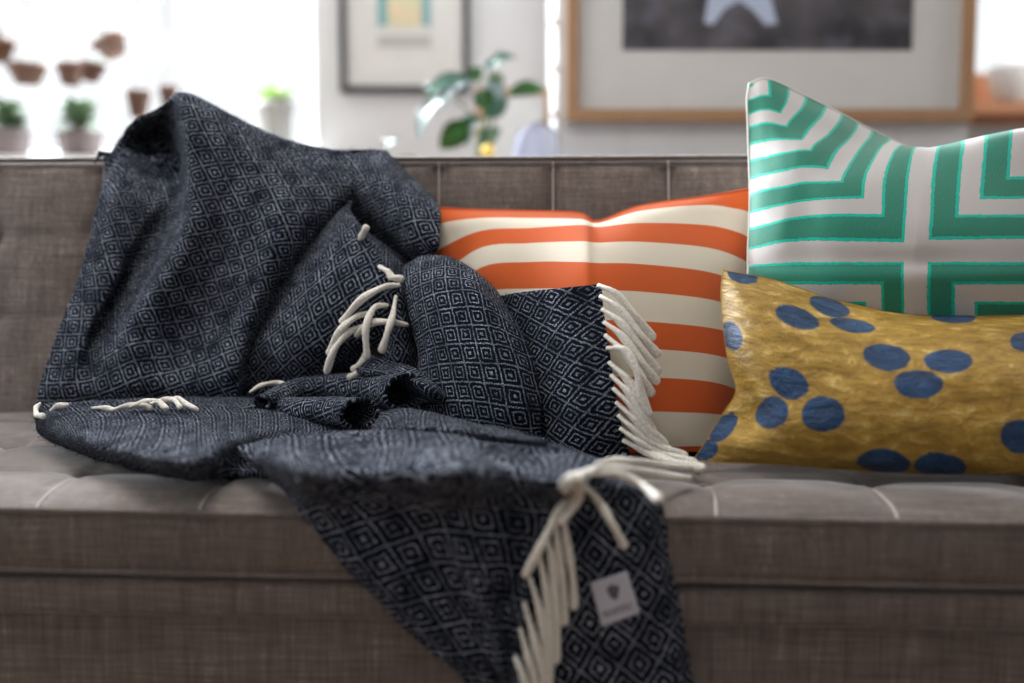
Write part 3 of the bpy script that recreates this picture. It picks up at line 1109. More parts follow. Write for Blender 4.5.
A_mean = [[sum(A_cols[c][r][2] for c in range(12)) / 12 for r in range(10)]]
A_cols = [[(p[0], p[1], p[2] if r < 3 else A_mean[0][r] + .85 * (p[2] - A_mean[0][r])) for r, p in enumerate(c)] for c in A_cols]
cloth(cols([[P(*p) for p in c] for c in A_cols]), rot=24, seed=1, wr=0.0014)

# B - dark lobe at the top right, folded back on itself
B_rows = [
    [(335, 160, .10), (362, 156, .09), (390, 158, .09), (412, 176, .08), (432, 196, .05)],
    [(332, 150, .05), (358, 150, .045), (384, 152, .04), (406, 172, .02), (438, 204, -.04)],
    [(336, 172, .02), (358, 170, .0), (384, 172, -.02), (408, 192, -.05), (441, 216, -.08)],
    [(342, 190, .01), (362, 192, -.015), (384, 196, -.05), (408, 210, -.085), (440, 232, -.10)],
    [(344, 204, .02), (364, 210, -.01), (386, 218, -.05), (410, 230, -.095), (438, 246, -.11)],
    [(350, 222, .02), (370, 232, .0), (392, 240, -.03), (412, 250, -.08), (432, 258, -.09)],
    [(355, 240, .02), (374, 250, .02), (395, 258, .0), (412, 264, -.03), (428, 268, -.04)],
]
cloth(Pc(B_rows), rot=20, seed=3, uvoff=(.01, .02))

# A3 - dark inner face turned in behind the fringed edge
A3_rows = [
    [(350, 212, -.04), (368, 232, -.03), (392, 248, -.02), (420, 258, .0)],
    [(362, 236, -.07), (384, 250, -.07), (408, 266, -.06), (430, 280, -.03)],
    [(376, 262, -.10), (396, 274, -.115), (414, 292, -.09), (434, 306, -.04)],
    [(384, 296, -.12), (402, 304, -.14), (418, 322, -.11), (436, 336, -.05)],
    [(384, 336, -.13), (402, 340, -.15), (420, 354, -.12), (438, 366, -.06)],
    [(382, 378, -.14), (402, 380, -.16), (424, 388, -.13), (440, 396, -.08)],
]
cloth(Pc(A3_rows), rot=75, seed=5)

# A2 - flap with upright diamonds whose right edge carries tassels
A2_rows = [
    [(352, 200, -.01), (350, 202, -.02), (349, 203, -.03), (348, 206, -.035)],
    [(322, 224, -.02), (332, 222, -.04), (346, 220, -.065), (360, 226, -.075)],
    [(298, 250, -.03), (316, 246, -.06), (342, 246, -.10), (376, 252, -.105)],
    [(274, 284, -.045), (300, 276, -.09), (340, 276, -.13), (392, 280, -.13)],
    [(254, 318, -.06), (284, 312, -.105), (330, 310, -.145), (398, 306, -.135)],
    [(238, 352, -.075), (268, 348, -.11), (318, 344, -.145), (384, 336, -.13)],
    [(234, 378, -.08), (262, 374, -.10), (310, 370, -.12), (360, 362, -.10)],
    [(234, 400, -.08), (262, 398, -.09), (306, 392, -.09), (350, 384, -.06)],
]
cloth(Pc(A2_rows), rot=96, seed=7)

# C - broad lobe standing on the seat, right of centre
C_rows = [
    [(414, 268, -.06), (428, 262, -.06), (446, 262, -.07), (466, 270, -.09), (482, 284, -.10)],
    [(404, 266, -.10), (424, 256, -.12), (448, 257, -.15), (474, 270, -.165), (496, 290, -.17)],
    [(404, 286, -.14), (424, 282, -.18), (450, 282, -.22), (480, 290, -.24), (508, 308, -.22)],
    [(410, 322, -.16), (430, 318, -.215), (458, 316, -.25), (492, 322, -.275), (523, 334, -.255)],
    [(418, 356, -.18), (438, 352, -.235), (468, 350, -.275), (506, 356, -.30), (535, 366, -.275)],
    [(414, 390, -.20), (444, 386, -.25), (476, 386, -.29), (514, 390, -.315), (541, 398, -.29)],
    [(420, 420, -.21), (450, 418, -.26), (484, 418, -.295), (516, 424, -.32), (541, 430, -.30)],
    [(424, 446, -.22), (456, 446, -.26), (488, 448, -.28), (516, 452, -.29), (541, 456, -.28)],
]
cloth(Pc(C_rows), rot=48, seed=9)

# D - flat flap over the orange cushion, fringe down its right edge
D_rows = [
    [(470, 300, -.13), (492, 297, -.165), (522, 292, -.235), (560, 288, -.290), (601, 284, -.298)],
    [(476, 324, -.15), (500, 322, -.19), (530, 320, -.25), (566, 317, -.306), (604, 314, -.313)],
    [(484, 356, -.17), (508, 354, -.21), (538, 352, -.27), (572, 350, -.326), (609, 347, -.332)],
    [(490, 390, -.19), (514, 388, -.23), (544, 386, -.29), (578, 384, -.340), (614, 382, -.345)],
    [(496, 424, -.20), (520, 422, -.24), (550, 420, -.30), (584, 419, -.346), (620, 418, -.35)],
    [(500, 452, -.20), (524, 452, -.25), (554, 452, -.31), (590, 452, -.34), (629, 452, -.345)],
    [(504, 468, -.22), (528, 469, -.27), (558, 470, -.32), (594, 468, -.34), (632, 462, -.345)],
]
cloth(Pc(D_rows), rot=-4, seed=11, usc=(.78, 1.05))

# E - low folds lying flat on the seat, from the left tip across
E_cols = [
    [(42, 404, 0, .05), (36, 411, 0, .045), (35, 420, 0, .035), (37, 430, 0, .018), (44, 438, 0, .003)],
    [(70, 402, 0, .05), (66, 412, 0, .048), (62, 426, 0, .040), (62, 441, 0, .024), (74, 452, 0, .003)],
    [(130, 398, 0, .05), (126, 412, 0, .048), (118, 430, 0, .046), (112, 450, 0, .034), (120, 466, 0, .004)],
    [(190, 396, 0, .045), (186, 412, 0, .044), (176, 432, 0, .046), (162, 460, 0, .036), (166, 477, 0, .004)],
    [(240, 392, 0, .04), (238, 408, 0, .042), (226, 430, 0, .044), (204, 460, 0, .036), (206, 480, 0, .004)],
    [(300, 386, 0, .03), (294, 404, 0, .034), (280, 428, 0, .038), (250, 452, 0, .020), (238, 474, 0, .004)],
    [(370, 386, 0, .02), (360, 408, 0, .024), (340, 430, 0, .028), (310, 450, 0, .022), (300, 476, 0, .008)],
    [(440, 396, 0, .02), (430, 414, 0, .030), (410, 432, 0, .034), (380, 454, 0, .020), (370, 480, 0, .008)],
    [(500, 424, 0, .03), (490, 430, 0, .036), (470, 440, 0, .034), (450, 460, 0, .02), (440, 486, 0, .008)],
    [(548, 440, 0, .03), (544, 444, 0, .034), (540, 450, 0, .032), (530, 466, 0, .02), (520, 488, 0, .008)],
]
cloth(cols([[S(p[0], p[1], p[3]) for p in c] for c in E_cols]), rot=35, seed=13, wr=0.002)


# R - two rolled folds lying on top, open at their right ends
def roll(path, rads, rot, seed, a0=-60, a1=250, flare=0.0):
    """sheet curled about an axis; path = sofa-frame points, rads per point"""
    pts = [Vector(p) for p in path]
    rows = []
    for k, (p, r) in enumerate(zip(pts, rads)):
        d = (pts[min(k + 1, len(pts) - 1)] - pts[max(k - 1, 0)]).normalized()
        up = Vector((0, 0, 1))
        side = d.cross(up).normalized()       # toward the camera for a left-to-right path
        up = side.cross(d).normalized()
        row = []
        for a in np.linspace(a0, a1, 9):
            an = math.radians(a)
            row.append(p + side * (math.cos(an) * r * 1.35) + up * (math.sin(an) * r))
        rows.append(row)
    # columns along the path, rows around: order so the outside faces the camera
    return cloth([[rows[c][r] for c in range(len(rows))] for r in range(8, -1, -1)], rot=rot, seed=seed, wr=0.0010)


roll([S(232, 416, .035), S(268, 408, .036), S(305, 410, .042), S(335, 411, .048), S(360, 414, .052)], [.008, .014, .017, .019, .020], 30, 15)
roll([S(262, 402, .05), S(300, 390, .055), S(340, 388, .058), (S(380, 390, .062)), S(408, 393, .066)], [.010, .017, .020, .022, .026], 30, 17)

# rim that curls down from the second roll to the big lobe
Rim = [
    [(362, 352, -.15), (384, 358, -.17), (404, 364, -.19), (426, 374, -.21), (446, 388, -.22)],
    [(356, 366, -.17), (378, 368, -.195), (402, 372, -.22), (428, 382, -.245), (452, 396, -.245)],
    [(360, 374, -.19), (384, 374, -.215), (406, 378, -.24), (430, 390, -.265), (454, 402, -.25)],
    [(384, 386, -.17), (400, 386, -.20), (414, 390, -.235), (432, 398, -.26), (448, 408, -.24)],
    [(400, 396, -.15), (410, 396, -.18), (420, 400, -.21), (434, 406, -.23), (444, 414, -.22)],
]
cloth(Pc(Rim), rot=60, seed=19)
# band of cloth between the rolls and the front drape
Band = [
    [(378, 412, 0, .035), (398, 408, 0, .05), (430, 412, 0, .055), (480, 424, 0, .05), (540, 438, 0, .04)],
    [(374, 424, 0, .045), (396, 417, 0, .058), (428, 419, 0, .064), (480, 428, 0, .060), (544, 441, 0, .050)],
    [(368, 434, 0, .04), (394, 430, 0, .05), (426, 431, 0, .056), (480, 438, 0, .052), (548, 447, 0, .044)],
    [(366, 442, 0, .02), (392, 440, 0, .03), (426, 440, 0, .034), (480, 446, 0, .034), (550, 452, 0, .03)],
]
cloth(Pc(Band), rot=20, seed=21)

# G - back layer hanging beneath, with the care label
YH = YFR
G_rows = [
    [(520, 468, 0, .018), (556, 462, 0, .020), (590, 462, 0, .020), (618, 468, 0, .014), (634, 476, 0, .008)],
    [(508, 490, 0, .018), (552, 484, 0, .022), (596, 482, 0, .022), (634, 484, 0, .018), (652, 490, 0, .008)],
    [(500, 512, YH - .020), (548, 508, YH - .024), (598, 506, YH - .026), (644, 506, YH - .024), (664, 510, YH - .006)],
    [(500, 545, YH - .022), (548, 545, YH - .028), (602, 545, YH - .030), (650, 544, YH - .026), (671, 546, YH - .004)],
    [(502, 590, YH - .022), (550, 590, YH - .028), (608, 590, YH - .030), (657, 590, YH - .026), (678, 590, YH - .004)],
    [(506, 640, YH - .020), (554, 640, YH - .026), (614, 640, YH - .030), (664, 640, YH - .026), (686, 640, YH - .004)],
    [(512, 700, YH - .018), (560, 700, YH - .024), (620, 700, YH - .030), (672, 700, YH - .026), (696, 700, YH - .004)],
    [(520, 780, YH - .016), (568, 780, YH - .022), (630, 780, YH - .028), (684, 780, YH - .024), (708, 780, YH - .004)],
]
Gp, Gn, Gu = cloth(Pc(G_rows), rot=83, seed=23, usc=(.84, .84))

# F - front drape spilling over the seat edge
F_rows = [
    [(236, 446, 0, .034), (268, 438, 0, .044), (318, 432, 0, .046), (378, 429, 0, .050), (440, 430, 0, .054), (500, 436, 0, .050), (556, 444, 0, .046), (606, 460, 0, .034)],
    [(248, 462, 0, .024), (278, 452, 0, .050), (332, 448, 0, .044), (392, 446, 0, .050), (450, 446, 0, .058), (508, 452, 0, .044), (560, 458, 0, .040), (600, 468, 0, .036)],
    [(276, 484, 0, .008), (300, 474, 0, .044), (350, 474, 0, .034), (406, 474, 0, .044), (456, 474, 0, .054), (508, 476, 0, .036), (548, 480, 0, .036), (582, 484, 0, .040)],
    [(302, 515, YH - 0.0136), (324, 510, YH - 0.0316), (370, 510, YH - 0.0305), (420, 510, YH - 0.0382), (464, 510, YH - 0.0470), (508, 510, YH - 0.0360), (536, 510, YH - 0.0382), (560, 508, YH - 0.0470)],
    [(338, 560, YH - 0.0136), (358, 556, YH - 0.0338), (400, 556, YH - 0.0316), (440, 556, YH - 0.0316), (472, 556, YH - 0.0514), (502, 556, YH - 0.0382), (520, 556, YH - 0.0338), (538, 552, YH - 0.0514)],
    [(384, 608, YH - 0.0136), (402, 604, YH - 0.0338), (438, 604, YH - 0.0327), (466, 604, YH - 0.0338), (488, 604, YH - 0.0525), (504, 604, YH - 0.0338), (514, 604, YH - 0.0437), (527, 602, YH - 0.0525)],
    [(430, 652, YH - 0.0152), (446, 648, YH - 0.0338), (470, 648, YH - 0.0349), (488, 648, YH - 0.0338), (498, 648, YH - 0.0503), (506, 648, YH - 0.0426), (512, 648, YH - 0.0448), (520, 648, YH - 0.0514)],
    [(474, 690, YH - 0.0239), (484, 688, YH - 0.0316), (494, 688, YH - 0.0382), (502, 688, YH - 0.0338), (506, 688, YH - 0.0459), (509, 688, YH - 0.0448), (512, 688, YH - 0.0459), (516, 688, YH - 0.0492)],
    [(508, 722, YH - 0.0272), (509, 722, YH - 0.0360), (510, 722, YH - 0.0316), (511, 722, YH - 0.0338), (512, 722, YH - 0.0426), (513, 722, YH - 0.0437), (514, 722, YH - 0.0448), (515, 722, YH - 0.0470)],
]
cloth(Pc(F_rows), rot=42, seed=25, wr=0.002, usc=(.78, .80))

fabric = from_bm('woven_fabric', throw_bm, M['throw'], throw_root)

# fuzz: short raised wool fibres rooted in the cloth, part of the fabric's own surface
fb = bmesh.new()
for (Pn, N, UV) in fibre_src:
    nr, nc = Pn.shape[:2]
    n = int(nr * nc * 0.4)
    ii = rng.integers(0, nr, n)
    jj = rng.integers(0, nc, n)
    for i, j in zip(ii, jj):
        p = Vector(Pn[i, j]) - TB + Vector(rng.normal(0, .0018, 3))
        nn = -Vector(N[i, j])
        d = (nn + Vector(rng.normal(0, .8, 3))).normalized()
        L = rng.uniform(.003, .0075)
        q = p + d * L + Vector(rng.normal(0, .001, 3))
        s = d.cross(Vector(rng.normal(0, 1, 3))).normalized() * .00022
        fb.faces.new([fb.verts.new(p - s), fb.verts.new(p + s), fb.verts.new(q)])
M['fuzz'] = plain('wool_fuzz', (0.022, 0.028, 0.045), 0.9)
fz = from_bm('fuzz', fb, M['fuzz'], throw_root)
fz['kind'] = 'stuff'
fz['label'] = 'fine raised wool fibres on the throw'


# tassels
def tassel(pts, r=.0042, root=None):
    b = bmesh.new()
    q = [Vector(p) - TB for p in pts]
    n = len(q)
    rr = [r * 0.5] + [r * .95] + [r] * (n - 3) + [r * 1.04]
    tube(b, q, rr, 10, 7, True, twist=0.55)
    return from_bm('tassel', b, M['yarn'], throw_root)


def TP(lst, r=.0042):
    tassel([(S(p[0], p[1], p[3]) if len(p) == 4 else P(*p)) for p in lst], r)


Y0 = -.31
# fringe of flap D, over the orange cushion
for l in [
    [(598, 285, -.312), (614, 293, -.326), (632, 312, -.33), (652, 337, -.33)],
    [(600, 296, -.318), (618, 308, -.334), (638, 332, -.342), (657, 354, -.34)],
    [(602, 309, -.322), (620, 322, -.34), (640, 346, -.346), (657, 371, -.345)],
    [(604, 322, -.328), (622, 336, -.346), (640, 360, -.354), (656, 381, -.352)],
    [(605, 335, -.334), (624, 352, -.352), (640, 374, -.36), (651, 393, -.358)],
    [(607, 348, -.34), (624, 350, -.358), (636, 368, -.366), (641, 392, -.37), (649, 413, -.37)],
    [(609, 362, -.342), (626, 378, -.358), (640, 398, -.366), (648, 416, -.366)],
    [(611, 375, -.345), (628, 392, -.362), (642, 412, -.368), (652, 430, -.368)],
    [(613, 388, -.348), (632, 406, -.364), (648, 426, -.37), (664, 444, -.37)],
    [(616, 402, -.35), (636, 420, -.366), (652, 436, -.37), (668, 450, -.37)],
    [(618, 415, -.352), (638, 432, -.366), (660, 446, -.372), (684, 456, -.375)],
    [(620, 428, -.354), (642, 443, -.368), (668, 455, -.376), (694, 463, 0, .006)],
    [(623, 440, -.354), (646, 452, -.368), (674, 462, 0, .008), (702, 468, 0, .006)],
]:
    TP(l, .0049)
# fringe of flap A2
for l in [
    [(400, 285, -.145), (384, 287, -.155), (362, 299, -.17), (342, 321, -.168)],
    [(374, 313, -.155), (356, 317, -.17), (340, 331, -.18), (329, 352, -.178)],
    [(364, 325, -.155), (348, 333, -.175), (334, 350, -.185), (327, 371, -.182)],
    [(388, 305, -.155), (374, 308, -.17), (366, 328, -.185), (367, 356, -.185)],
    [(396, 296, -.15), (392, 318, -.175), (387, 334, -.185), (382, 350, -.185)],
    [(408, 325, -.155), (390, 322, -.17), (371, 323, -.175), (357, 334, -.168)],
    [(366, 350, -.15), (362, 362, -.17), (354, 369, -.172)],
    [(370, 360, -.16), (362, 371, -.175), (350, 377, -.175)],
    [(379, 266, -.12), (388, 272, -.135), (392, 277, -.14), (401, 279, -.14)],
    [(360, 241, -.09), (362, 235, -.10), (366, 228, -.105)],
]:
    TP(l, .0048)
# stubs peeping out beneath the hump at the left
for l in [
    [(40, 403, 0, .055), (36, 408, 0, .050), (37, 415, 0, .045), (43, 416, 0, .05)],
    [(50, 411, 0, .052), (57, 406, 0, .058), (66, 405, 0, .058)],
    [(92, 408, 0, .05), (104, 408, 0, .052), (114, 410, 0, .05)],
    [(112, 410, 0, .052), (126, 406, 0, .056), (142, 405, 0, .056), (150, 408, 0, .052)],
    [(130, 407, 0, .056), (146, 401, 0, .06), (158, 402, 0, .06), (166, 408, 0, .054)],
    [(150, 404, 0, .058), (163, 400, 0, .062), (174, 400, 0, .062), (180, 407, 0, .056)],
    [(168, 402, 0, .058), (178, 398, 0, .06), (186, 404, 0, .056), (196, 409, 0, .052)],
    [(250, 392, 0, .06), (262, 385, 0, .064), (278, 383, 0, .064), (290, 386, 0, .062)],
]:
    TP(l, .0034)
# fringe of the front drape
ZT = YH - .075
for l in [
    [(596, 463, 0, .044), (622, 460, 0, .040), (652, 464, 0, .02), (690, 468, 0, .008)],
    [(590, 468, 0, .046), (620, 468, 0, .040), (654, 474, 0, .022), (688, 478, 0, .008)],
    [(592, 474, 0, .046), (618, 474, 0, .044), (640, 484, 0, .034), (658, 499, 0, .030)],
    [(578, 480, 0, .05), (596, 498, YH - .05), (610, 520, YH - .056), (624, 545, YH - .05)],
    [(592, 470, 0, .05), (576, 480, 0, .052), (572, 494, YH - .066), (558, 512, YH - .078), (544, 540, YH - .086), (526, 574, YH - .084)],
    [(586, 470, 0, .05), (570, 478, 0, .054), (564, 484, 0, .05), (566, 492, YH - .07)],
    [(600, 466, 0, .046), (584, 476, 0, .058), (578, 500, YH - .078), (562, 521, YH - .082)],
    [(562, 508, YH - .068), (566, 538, YH - .066), (572, 572, YH - .06), (574, 606, YH - .056)],
    [(556, 516, YH - .068), (558, 550, YH - .068), (563, 585, YH - .062), (564, 622, YH - .058)],
    [(546, 532, YH - .07), (552, 562, YH - .07), (556, 610, YH - .066), (556, 660, YH - .062)],
    [(538, 548, YH - .07), (546, 590, YH - .07), (550, 640, YH - .068), (549, 676, YH - .064)],
    [(530, 578, YH - .072), (540, 612, YH - .074), (546, 650, YH - .072), (550, 695, YH - .07)],
    [(524, 602, YH - .072), (534, 638, YH - .076), (542, 672, YH - .074), (546, 712, YH - .07)],
    [(520, 628, YH - .07), (528, 656, YH - .076), (536, 686, YH - .076), (540, 722, YH - .072)],
    [(515, 656, YH - .07), (520, 668, YH - .082), (526, 686, YH - .082), (530, 716, YH - .078)],
]:
    TP(l, .0040)

# care label stitched on the hanging layer
pg2 = proj(Gp)


def on_G(px, py, lift=.001):
    e = (pg2[..., 0] - px) ** 2 + (pg2[..., 1] - py) ** 2
    i, j = np.unravel_index(e.argmin(), e.shape)
    return P(px, py, float(Gp[i, j, 1]) - lift)


cor = [(590, 583), (627, 571), (640, 613), (602, 627)]
M['label'] = plain('label_satin', (0.50, 0.49, 0.55), 0.6, sc=400)
M['label_ink'] = plain('label_ink', (0.10, 0.10, 0.13), 0.7)


def lab(u, v, lift):
    a = np.array(cor[0]) * (1 - u) * (1 - v) + np.array(cor[1]) * u * (1 - v) + np.array(cor[2]) * u * v + np.array(cor[3]) * (1 - u) * v
    return np.array(P(a[0], a[1], LABY - lift - .0016 * math.sin(3 * u + 2 * v)))


LABY = float(min(on_G(*c)[1] for c in cor)) - .003
Lg = np.array([[lab(u, v, 0) for u in np.linspace(0, 1, 14)] for v in np.linspace(0, 1, 14)])
b = bmesh.new()
vf = [[b.verts.new(Vector(Lg[i, j]) - TB) for j in range(14)] for i in range(14)]
vb = [[b.verts.new(Vector(Lg[i, j]) - TB + Vector((0, .0012, 0))) for j in range(14)] for i in range(14)]
for i in range(13):
    for j in range(13):
        b.faces.new((vf[i][j], vf[i + 1][j], vf[i + 1][j + 1], vf[i][j + 1]))
        b.faces.new((vb[i][j], vb[i][j + 1], vb[i + 1][j + 1], vb[i + 1][j]))
edge = [(0, j) for j in range(13)] + [(i, 13) for i in range(13)] + [(13, j) for j in range(13, 0, -1)] + [(i, 0) for i in range(13, 0, -1)]
for k in range(len(edge)):
    (a, c), (d, e) = edge[k], edge[(k + 1) % len(edge)]
    b.faces.new((vf[a][c], vf[d][e], vb[d][e], vb[a][c]))
care = from_bm('care_label', b, M['label'], throw_root)
care['label'] = 'pale grey woven label with small dark emblem and lettering'


def label_poly(name, pts, closed=True):
    b = bmesh.new()
    f = [b.verts.new(Vector(lab(u, v, .0008)) - TB) for u, v in pts]
    bk = [b.verts.new(Vector(lab(u, v, .0001)) - TB) for u, v in pts]
    b.faces.new(f)
    for k in range(len(f)):
        j = (k + 1) % len(f)
        b.faces.new((f[k], bk[k], bk[j], f[j]))
    return b


def merge(name, bms):
    o = bmesh.new()
    for x in bms:
        me = bpy.data.meshes.new('t')
        x.to_mesh(me)
        x.free()
        o.from_mesh(me)
        bpy.data.meshes.remove(me)
    return from_bm(name, o, M['label_ink'], care, False)


merge('emblem', [
    label_poly('', [(.50, .16), (.58, .22), (.66, .34), (.62, .46), (.53, .54), (.42, .48), (.38, .36), (.42, .24)]),
    label_poly('', [(.36, .24), (.43, .20), (.44, .30), (.38, .34)]),
    label_poly('', [(.62, .20), (.69, .26), (.68, .36), (.60, .30)])])
let = []
xk = 0.12
for k in range(9):
    wd = (.055, .07, .045)[k % 3]
    let.append(label_poly('', [(xk, .70), (xk + wd * .35, .70), (xk + wd * .35, .84), (xk, .84)]))
    let.append(label_poly('', [(xk + wd * .35, .70 + .10 * (k % 2)), (xk + wd, .70 + .10 * (k % 2)), (xk + wd, .74 + .10 * (k % 2)), (xk + wd * .35, .74 + .10 * (k % 2))]))
    xk += wd + .028
merge('lettering', let)
# ------------------------------------------------------------------ background things
M['oak'] = plain('oak_frame', (0.30, 0.165, 0.08), 0.6, 0.12, 20)
M['black'] = plain('black_frame', (0.012, 0.013, 0.015), 0.75)
M['mat_board'] = plain('mat_board', (0.40, 0.375, 0.34), 0.8)
M['mat_grey'] = plain('pale_grey_mount', (0.50, 0.49, 0.47), 0.8)


def frame_thing(name, label, x0, x1, z0, z1, y, fw, fmat, dep=0.03):
    r = thing(name, label, 'picture', ((x0 + x1) / 2, y, z0))
    cx = (x0 + x1) / 2
    b = bmesh.new()
    bx(b, x0 - cx, x0 - cx + fw, -dep, 0, 0, z1 - z0)
    bx(b, x1 - cx - fw, x1 - cx, -dep, 0, 0, z1 - z0)
    bx(b, x0 - cx + fw, x1 - cx - fw, -dep, 0, 0, fw)
    bx(b, x0 - cx + fw, x1 - cx - fw, -dep, 0, z1 - z0 - fw, z1 - z0)
    from_bm('frame', b, fmat, r, False)
    return r, cx


def artwork(parent, name, x0, x1, z0, z1, y, mat):
    b = bmesh.new()
    bx(b, x0, x1, y - 0.002, y, z0, z1)
    return from_bm(name, b, mat, parent, False)


# left picture, thin black frame on the far wall
a0, a1 = W(341, 93, YB), W(470, 93, YB)
zt = 1.86
r, cx = frame_thing('framed_picture', 'thin black-framed print with cream mount on the far wall', a0.x, a1.x, a0.z, zt, YB, 0.021, M['black'], 0.025)
artwork(r, 'mount', a0.x - cx + .02, a1.x - cx - .02, .02, zt - a0.z - .02, -.008, M['mat_board'])


def art1():
    t = NT('teal_and_yellow_print', 0.8)
    co = t.coord()
    sep = t.n('ShaderNodeSeparateXYZ')
    t.l(co, sep.inputs[0])
    d = t.math('ABSOLUTE', sep.outputs[0])
    nz = t.noise(co, sc=22, det=4)
    mid = t.mix(t.ramp(nz, 0.4, 0.6), (0.36, 0.35, 0.20), (0.44, 0.32, 0.21))
    t.color(t.mix(t.ramp(d, 0.050, 0.062), mid, (0.11, 0.22, 0.22)))
    return t.m


M['art1'] = art1()
q0, q1 = W(378, 27, YB), W(431, 27, YB)
artwork(r, 'print', q0.x - cx, q1.x - cx, q0.z - a0.z, zt - a0.z - .12, -.0105, M['art1'])
M['cap'] = plain('caption_strip', (0.27, 0.25, 0.225), 0.8)
q2, q3 = W(378, 48, YB), W(431, 36, YB)
artwork(r, 'caption_strip', q0.x - cx, q1.x - cx, q2.z - a0.z, q3.z - a0.z, -.0105, M['cap'])

# large picture, oak frame, on the chimney wall
a0, a1 = W(566, 122, BY), W(968, 122, BY)
zt = a0.z + 0.95
r, cx = frame_thing('framed_picture', 'large oak-framed dark photograph with wide pale mount on the panelled wall', a0.x, a1.x, a0.z, zt, BY, 0.03, M['oak'], 0.035)
artwork(r, 'mount', a0.x - cx + .03, a1.x - cx - .03, .03, zt - a0.z - .03, -.01, M['mat_grey'])


def art2():
    t = NT('dark_photograph', 0.5)
    co = t.coord()
    nz = t.noise(co, (1, 1, 1), 7, 4)
    n2 = t.noise(co, (1, 1, 1), 14, 2)
    c = t.mix(t.ramp(nz, 0.35, 0.7), (0.016, 0.015, 0.020), (0.10, 0.09, 0.10))
    c = t.mix(t.math('MULTIPLY', t.ramp(n2, 0.55, 0.75), 0.5), c, (0.10, 0.11, 0.16))
    t.color(c)
    return t.m


M['art2'] = art2()
q0, q1 = W(622, 51, BY), W(910, 51, BY)
pr = artwork(r, 'print', q0.x - cx, q1.x - cx, q0.z - a0.z, zt - a0.z - .16, -.0125, M['art2'])
M['pale_blue'] = plain('pale_figure_ink', (0.36, 0.41, 0.52), 0.6)
b = bmesh.new()
figs = [[(703, 24), (712, 26), (724, 10), (738, 2), (752, 12), (764, 26), (776, 25), (770, 2), (764, -14), (742, -26), (722, -22), (708, -6)]]
for fg in figs:
    vs1 = []
    vs2 = []
    for px, py in fg:
        p = W(px, py, BY)
        vs1.append(b.verts.new((p.x - cx, -.0155, p.z - a0.z)))
        vs2.append(b.verts.new((p.x - cx, -.0145, p.z - a0.z)))
    b.faces.new(vs1)
    for k in range(len(vs1)):
        j = (k + 1) % len(vs1)
        b.faces.new((vs1[k], vs2[k], vs2[j], vs1[j]))
from_bm('pale_shape', b, M['pale_blue'], pr, False)

# oak-framed board leaning by the corner (only its right side shows)
a0, a1 = W(476, 160, 3.45), W(551, 160, 3.45)
zt = W(545, 89, 3.45).z
zb = 0.0
r = thing('framed_board', 'pale board with narrow oak frame standing in the corner behind the plant', 'board', ((a0.x + a1.x) / 2, 3.45, 0))
hw = (a1.x - a0.x) / 2
b = bmesh.new()
bx(b, -hw, -hw + .02, -.02, 0, 0, zt); bx(b, hw - .02, hw, -.02, 0, 0, zt)
bx(b, -hw + .02, hw - .02, -.02, 0, zt - .02, zt); bx(b, -hw + .02, hw - .02, -.02, 0, 0, .02)
from_bm('frame', b, M['oak'], r, False)
b = bmesh.new(); bx(b, -hw + .02, hw - .02, -.012, -.004, .02, zt - .02)
from_bm('panel', b, M['wall'], r, False)

# string of white beads down the corner of the panelled wall
bx_ = W(554, 70, BY - .02)
r = thing('bead_string', 'string of small white beads hanging at the corner of the panelled wall', 'garland', (bx_.x, BY - .02, 0.55))
b = bmesh.new(); tube(b, [(0, 0, 0), (0.002, 0, .8), (0, 0, ZC - 0.55)], .0015, 6, 8)
from_bm('cord', b, M['white_paint'], r)
for py in (-60, -20, 22, 68, 114, 160, 206, 252):
    z = W(554, py, BY - .02).z - .55
    b = bmesh.new()
    bmesh.ops.create_uvsphere(b, u_segments=14, v_segments=8, radius=.012)
    bmesh.ops.translate(b, vec=(0, 0, z), verts=b.verts)
    from_bm('bead', b, M['white_paint'], r)

# plant behind the sofa
M['leaf'] = plain('glossy_leaf', (0.045, 0.13, 0.03), 0.22, 0.35, 25)
M['leaf_glare'] = plain('leaf_reflection', (0.27, 0.35, 0.34), 0.25, 0.2, 25)  # paler green puts the window's reflection into the leaf colour
M['leaf3'] = plain('bluish_leaf', (0.09, 0.20, 0.15), 0.22, 0.3, 25)
M['stem'] = plain('plant_stem', (0.10, 0.13, 0.05), 0.6)
M['soil'] = plain('potting_soil', (0.03, 0.02, 0.015), 0.95)
M['pot_grey'] = plain('grey_clay', (0.24, 0.20, 0.19), 0.8)
M['pot_pale'] = plain('pale_stone', (0.26, 0.25, 0.23), 0.7)
M['pot_white'] = plain('white_ceramic', (0.70, 0.68, 0.66), 0.4)


def leaf_bm(base, tip, width, bend=0.02, n=9, face=Vector((0, -1, 0.4))):
    base, tip = Vector(base), Vector(tip)
    ax = tip - base
    L = ax.length
    d = ax.normalized()
    nrm = (face - d * face.dot(d)).normalized()
    side = d.cross(nrm)
    b = bmesh.new()
    f = []
    for i in range(n + 1):
        t = i / n
        wd = width * math.sin(math.pi * min(1, t * 0.97 + 0.015)) ** 0.7 * (1 - 0.25 * t)
        c = base + d * L * t + nrm * (bend * math.sin(math.pi * t))
        f.append([b.verts.new(c - side * wd / 2 + nrm * wd * .14), b.verts.new(c), b.verts.new(c + side * wd / 2 + nrm * wd * .14)])
    for a, c in zip(f, f[1:]):
        b.faces.new((a[0], a[1], c[1], c[0]))
        b.faces.new((a[1], a[2], c[2], c[1]))
    r = bmesh.ops.solidify(b, geom=b.faces[:], thickness=.0012)
    return b


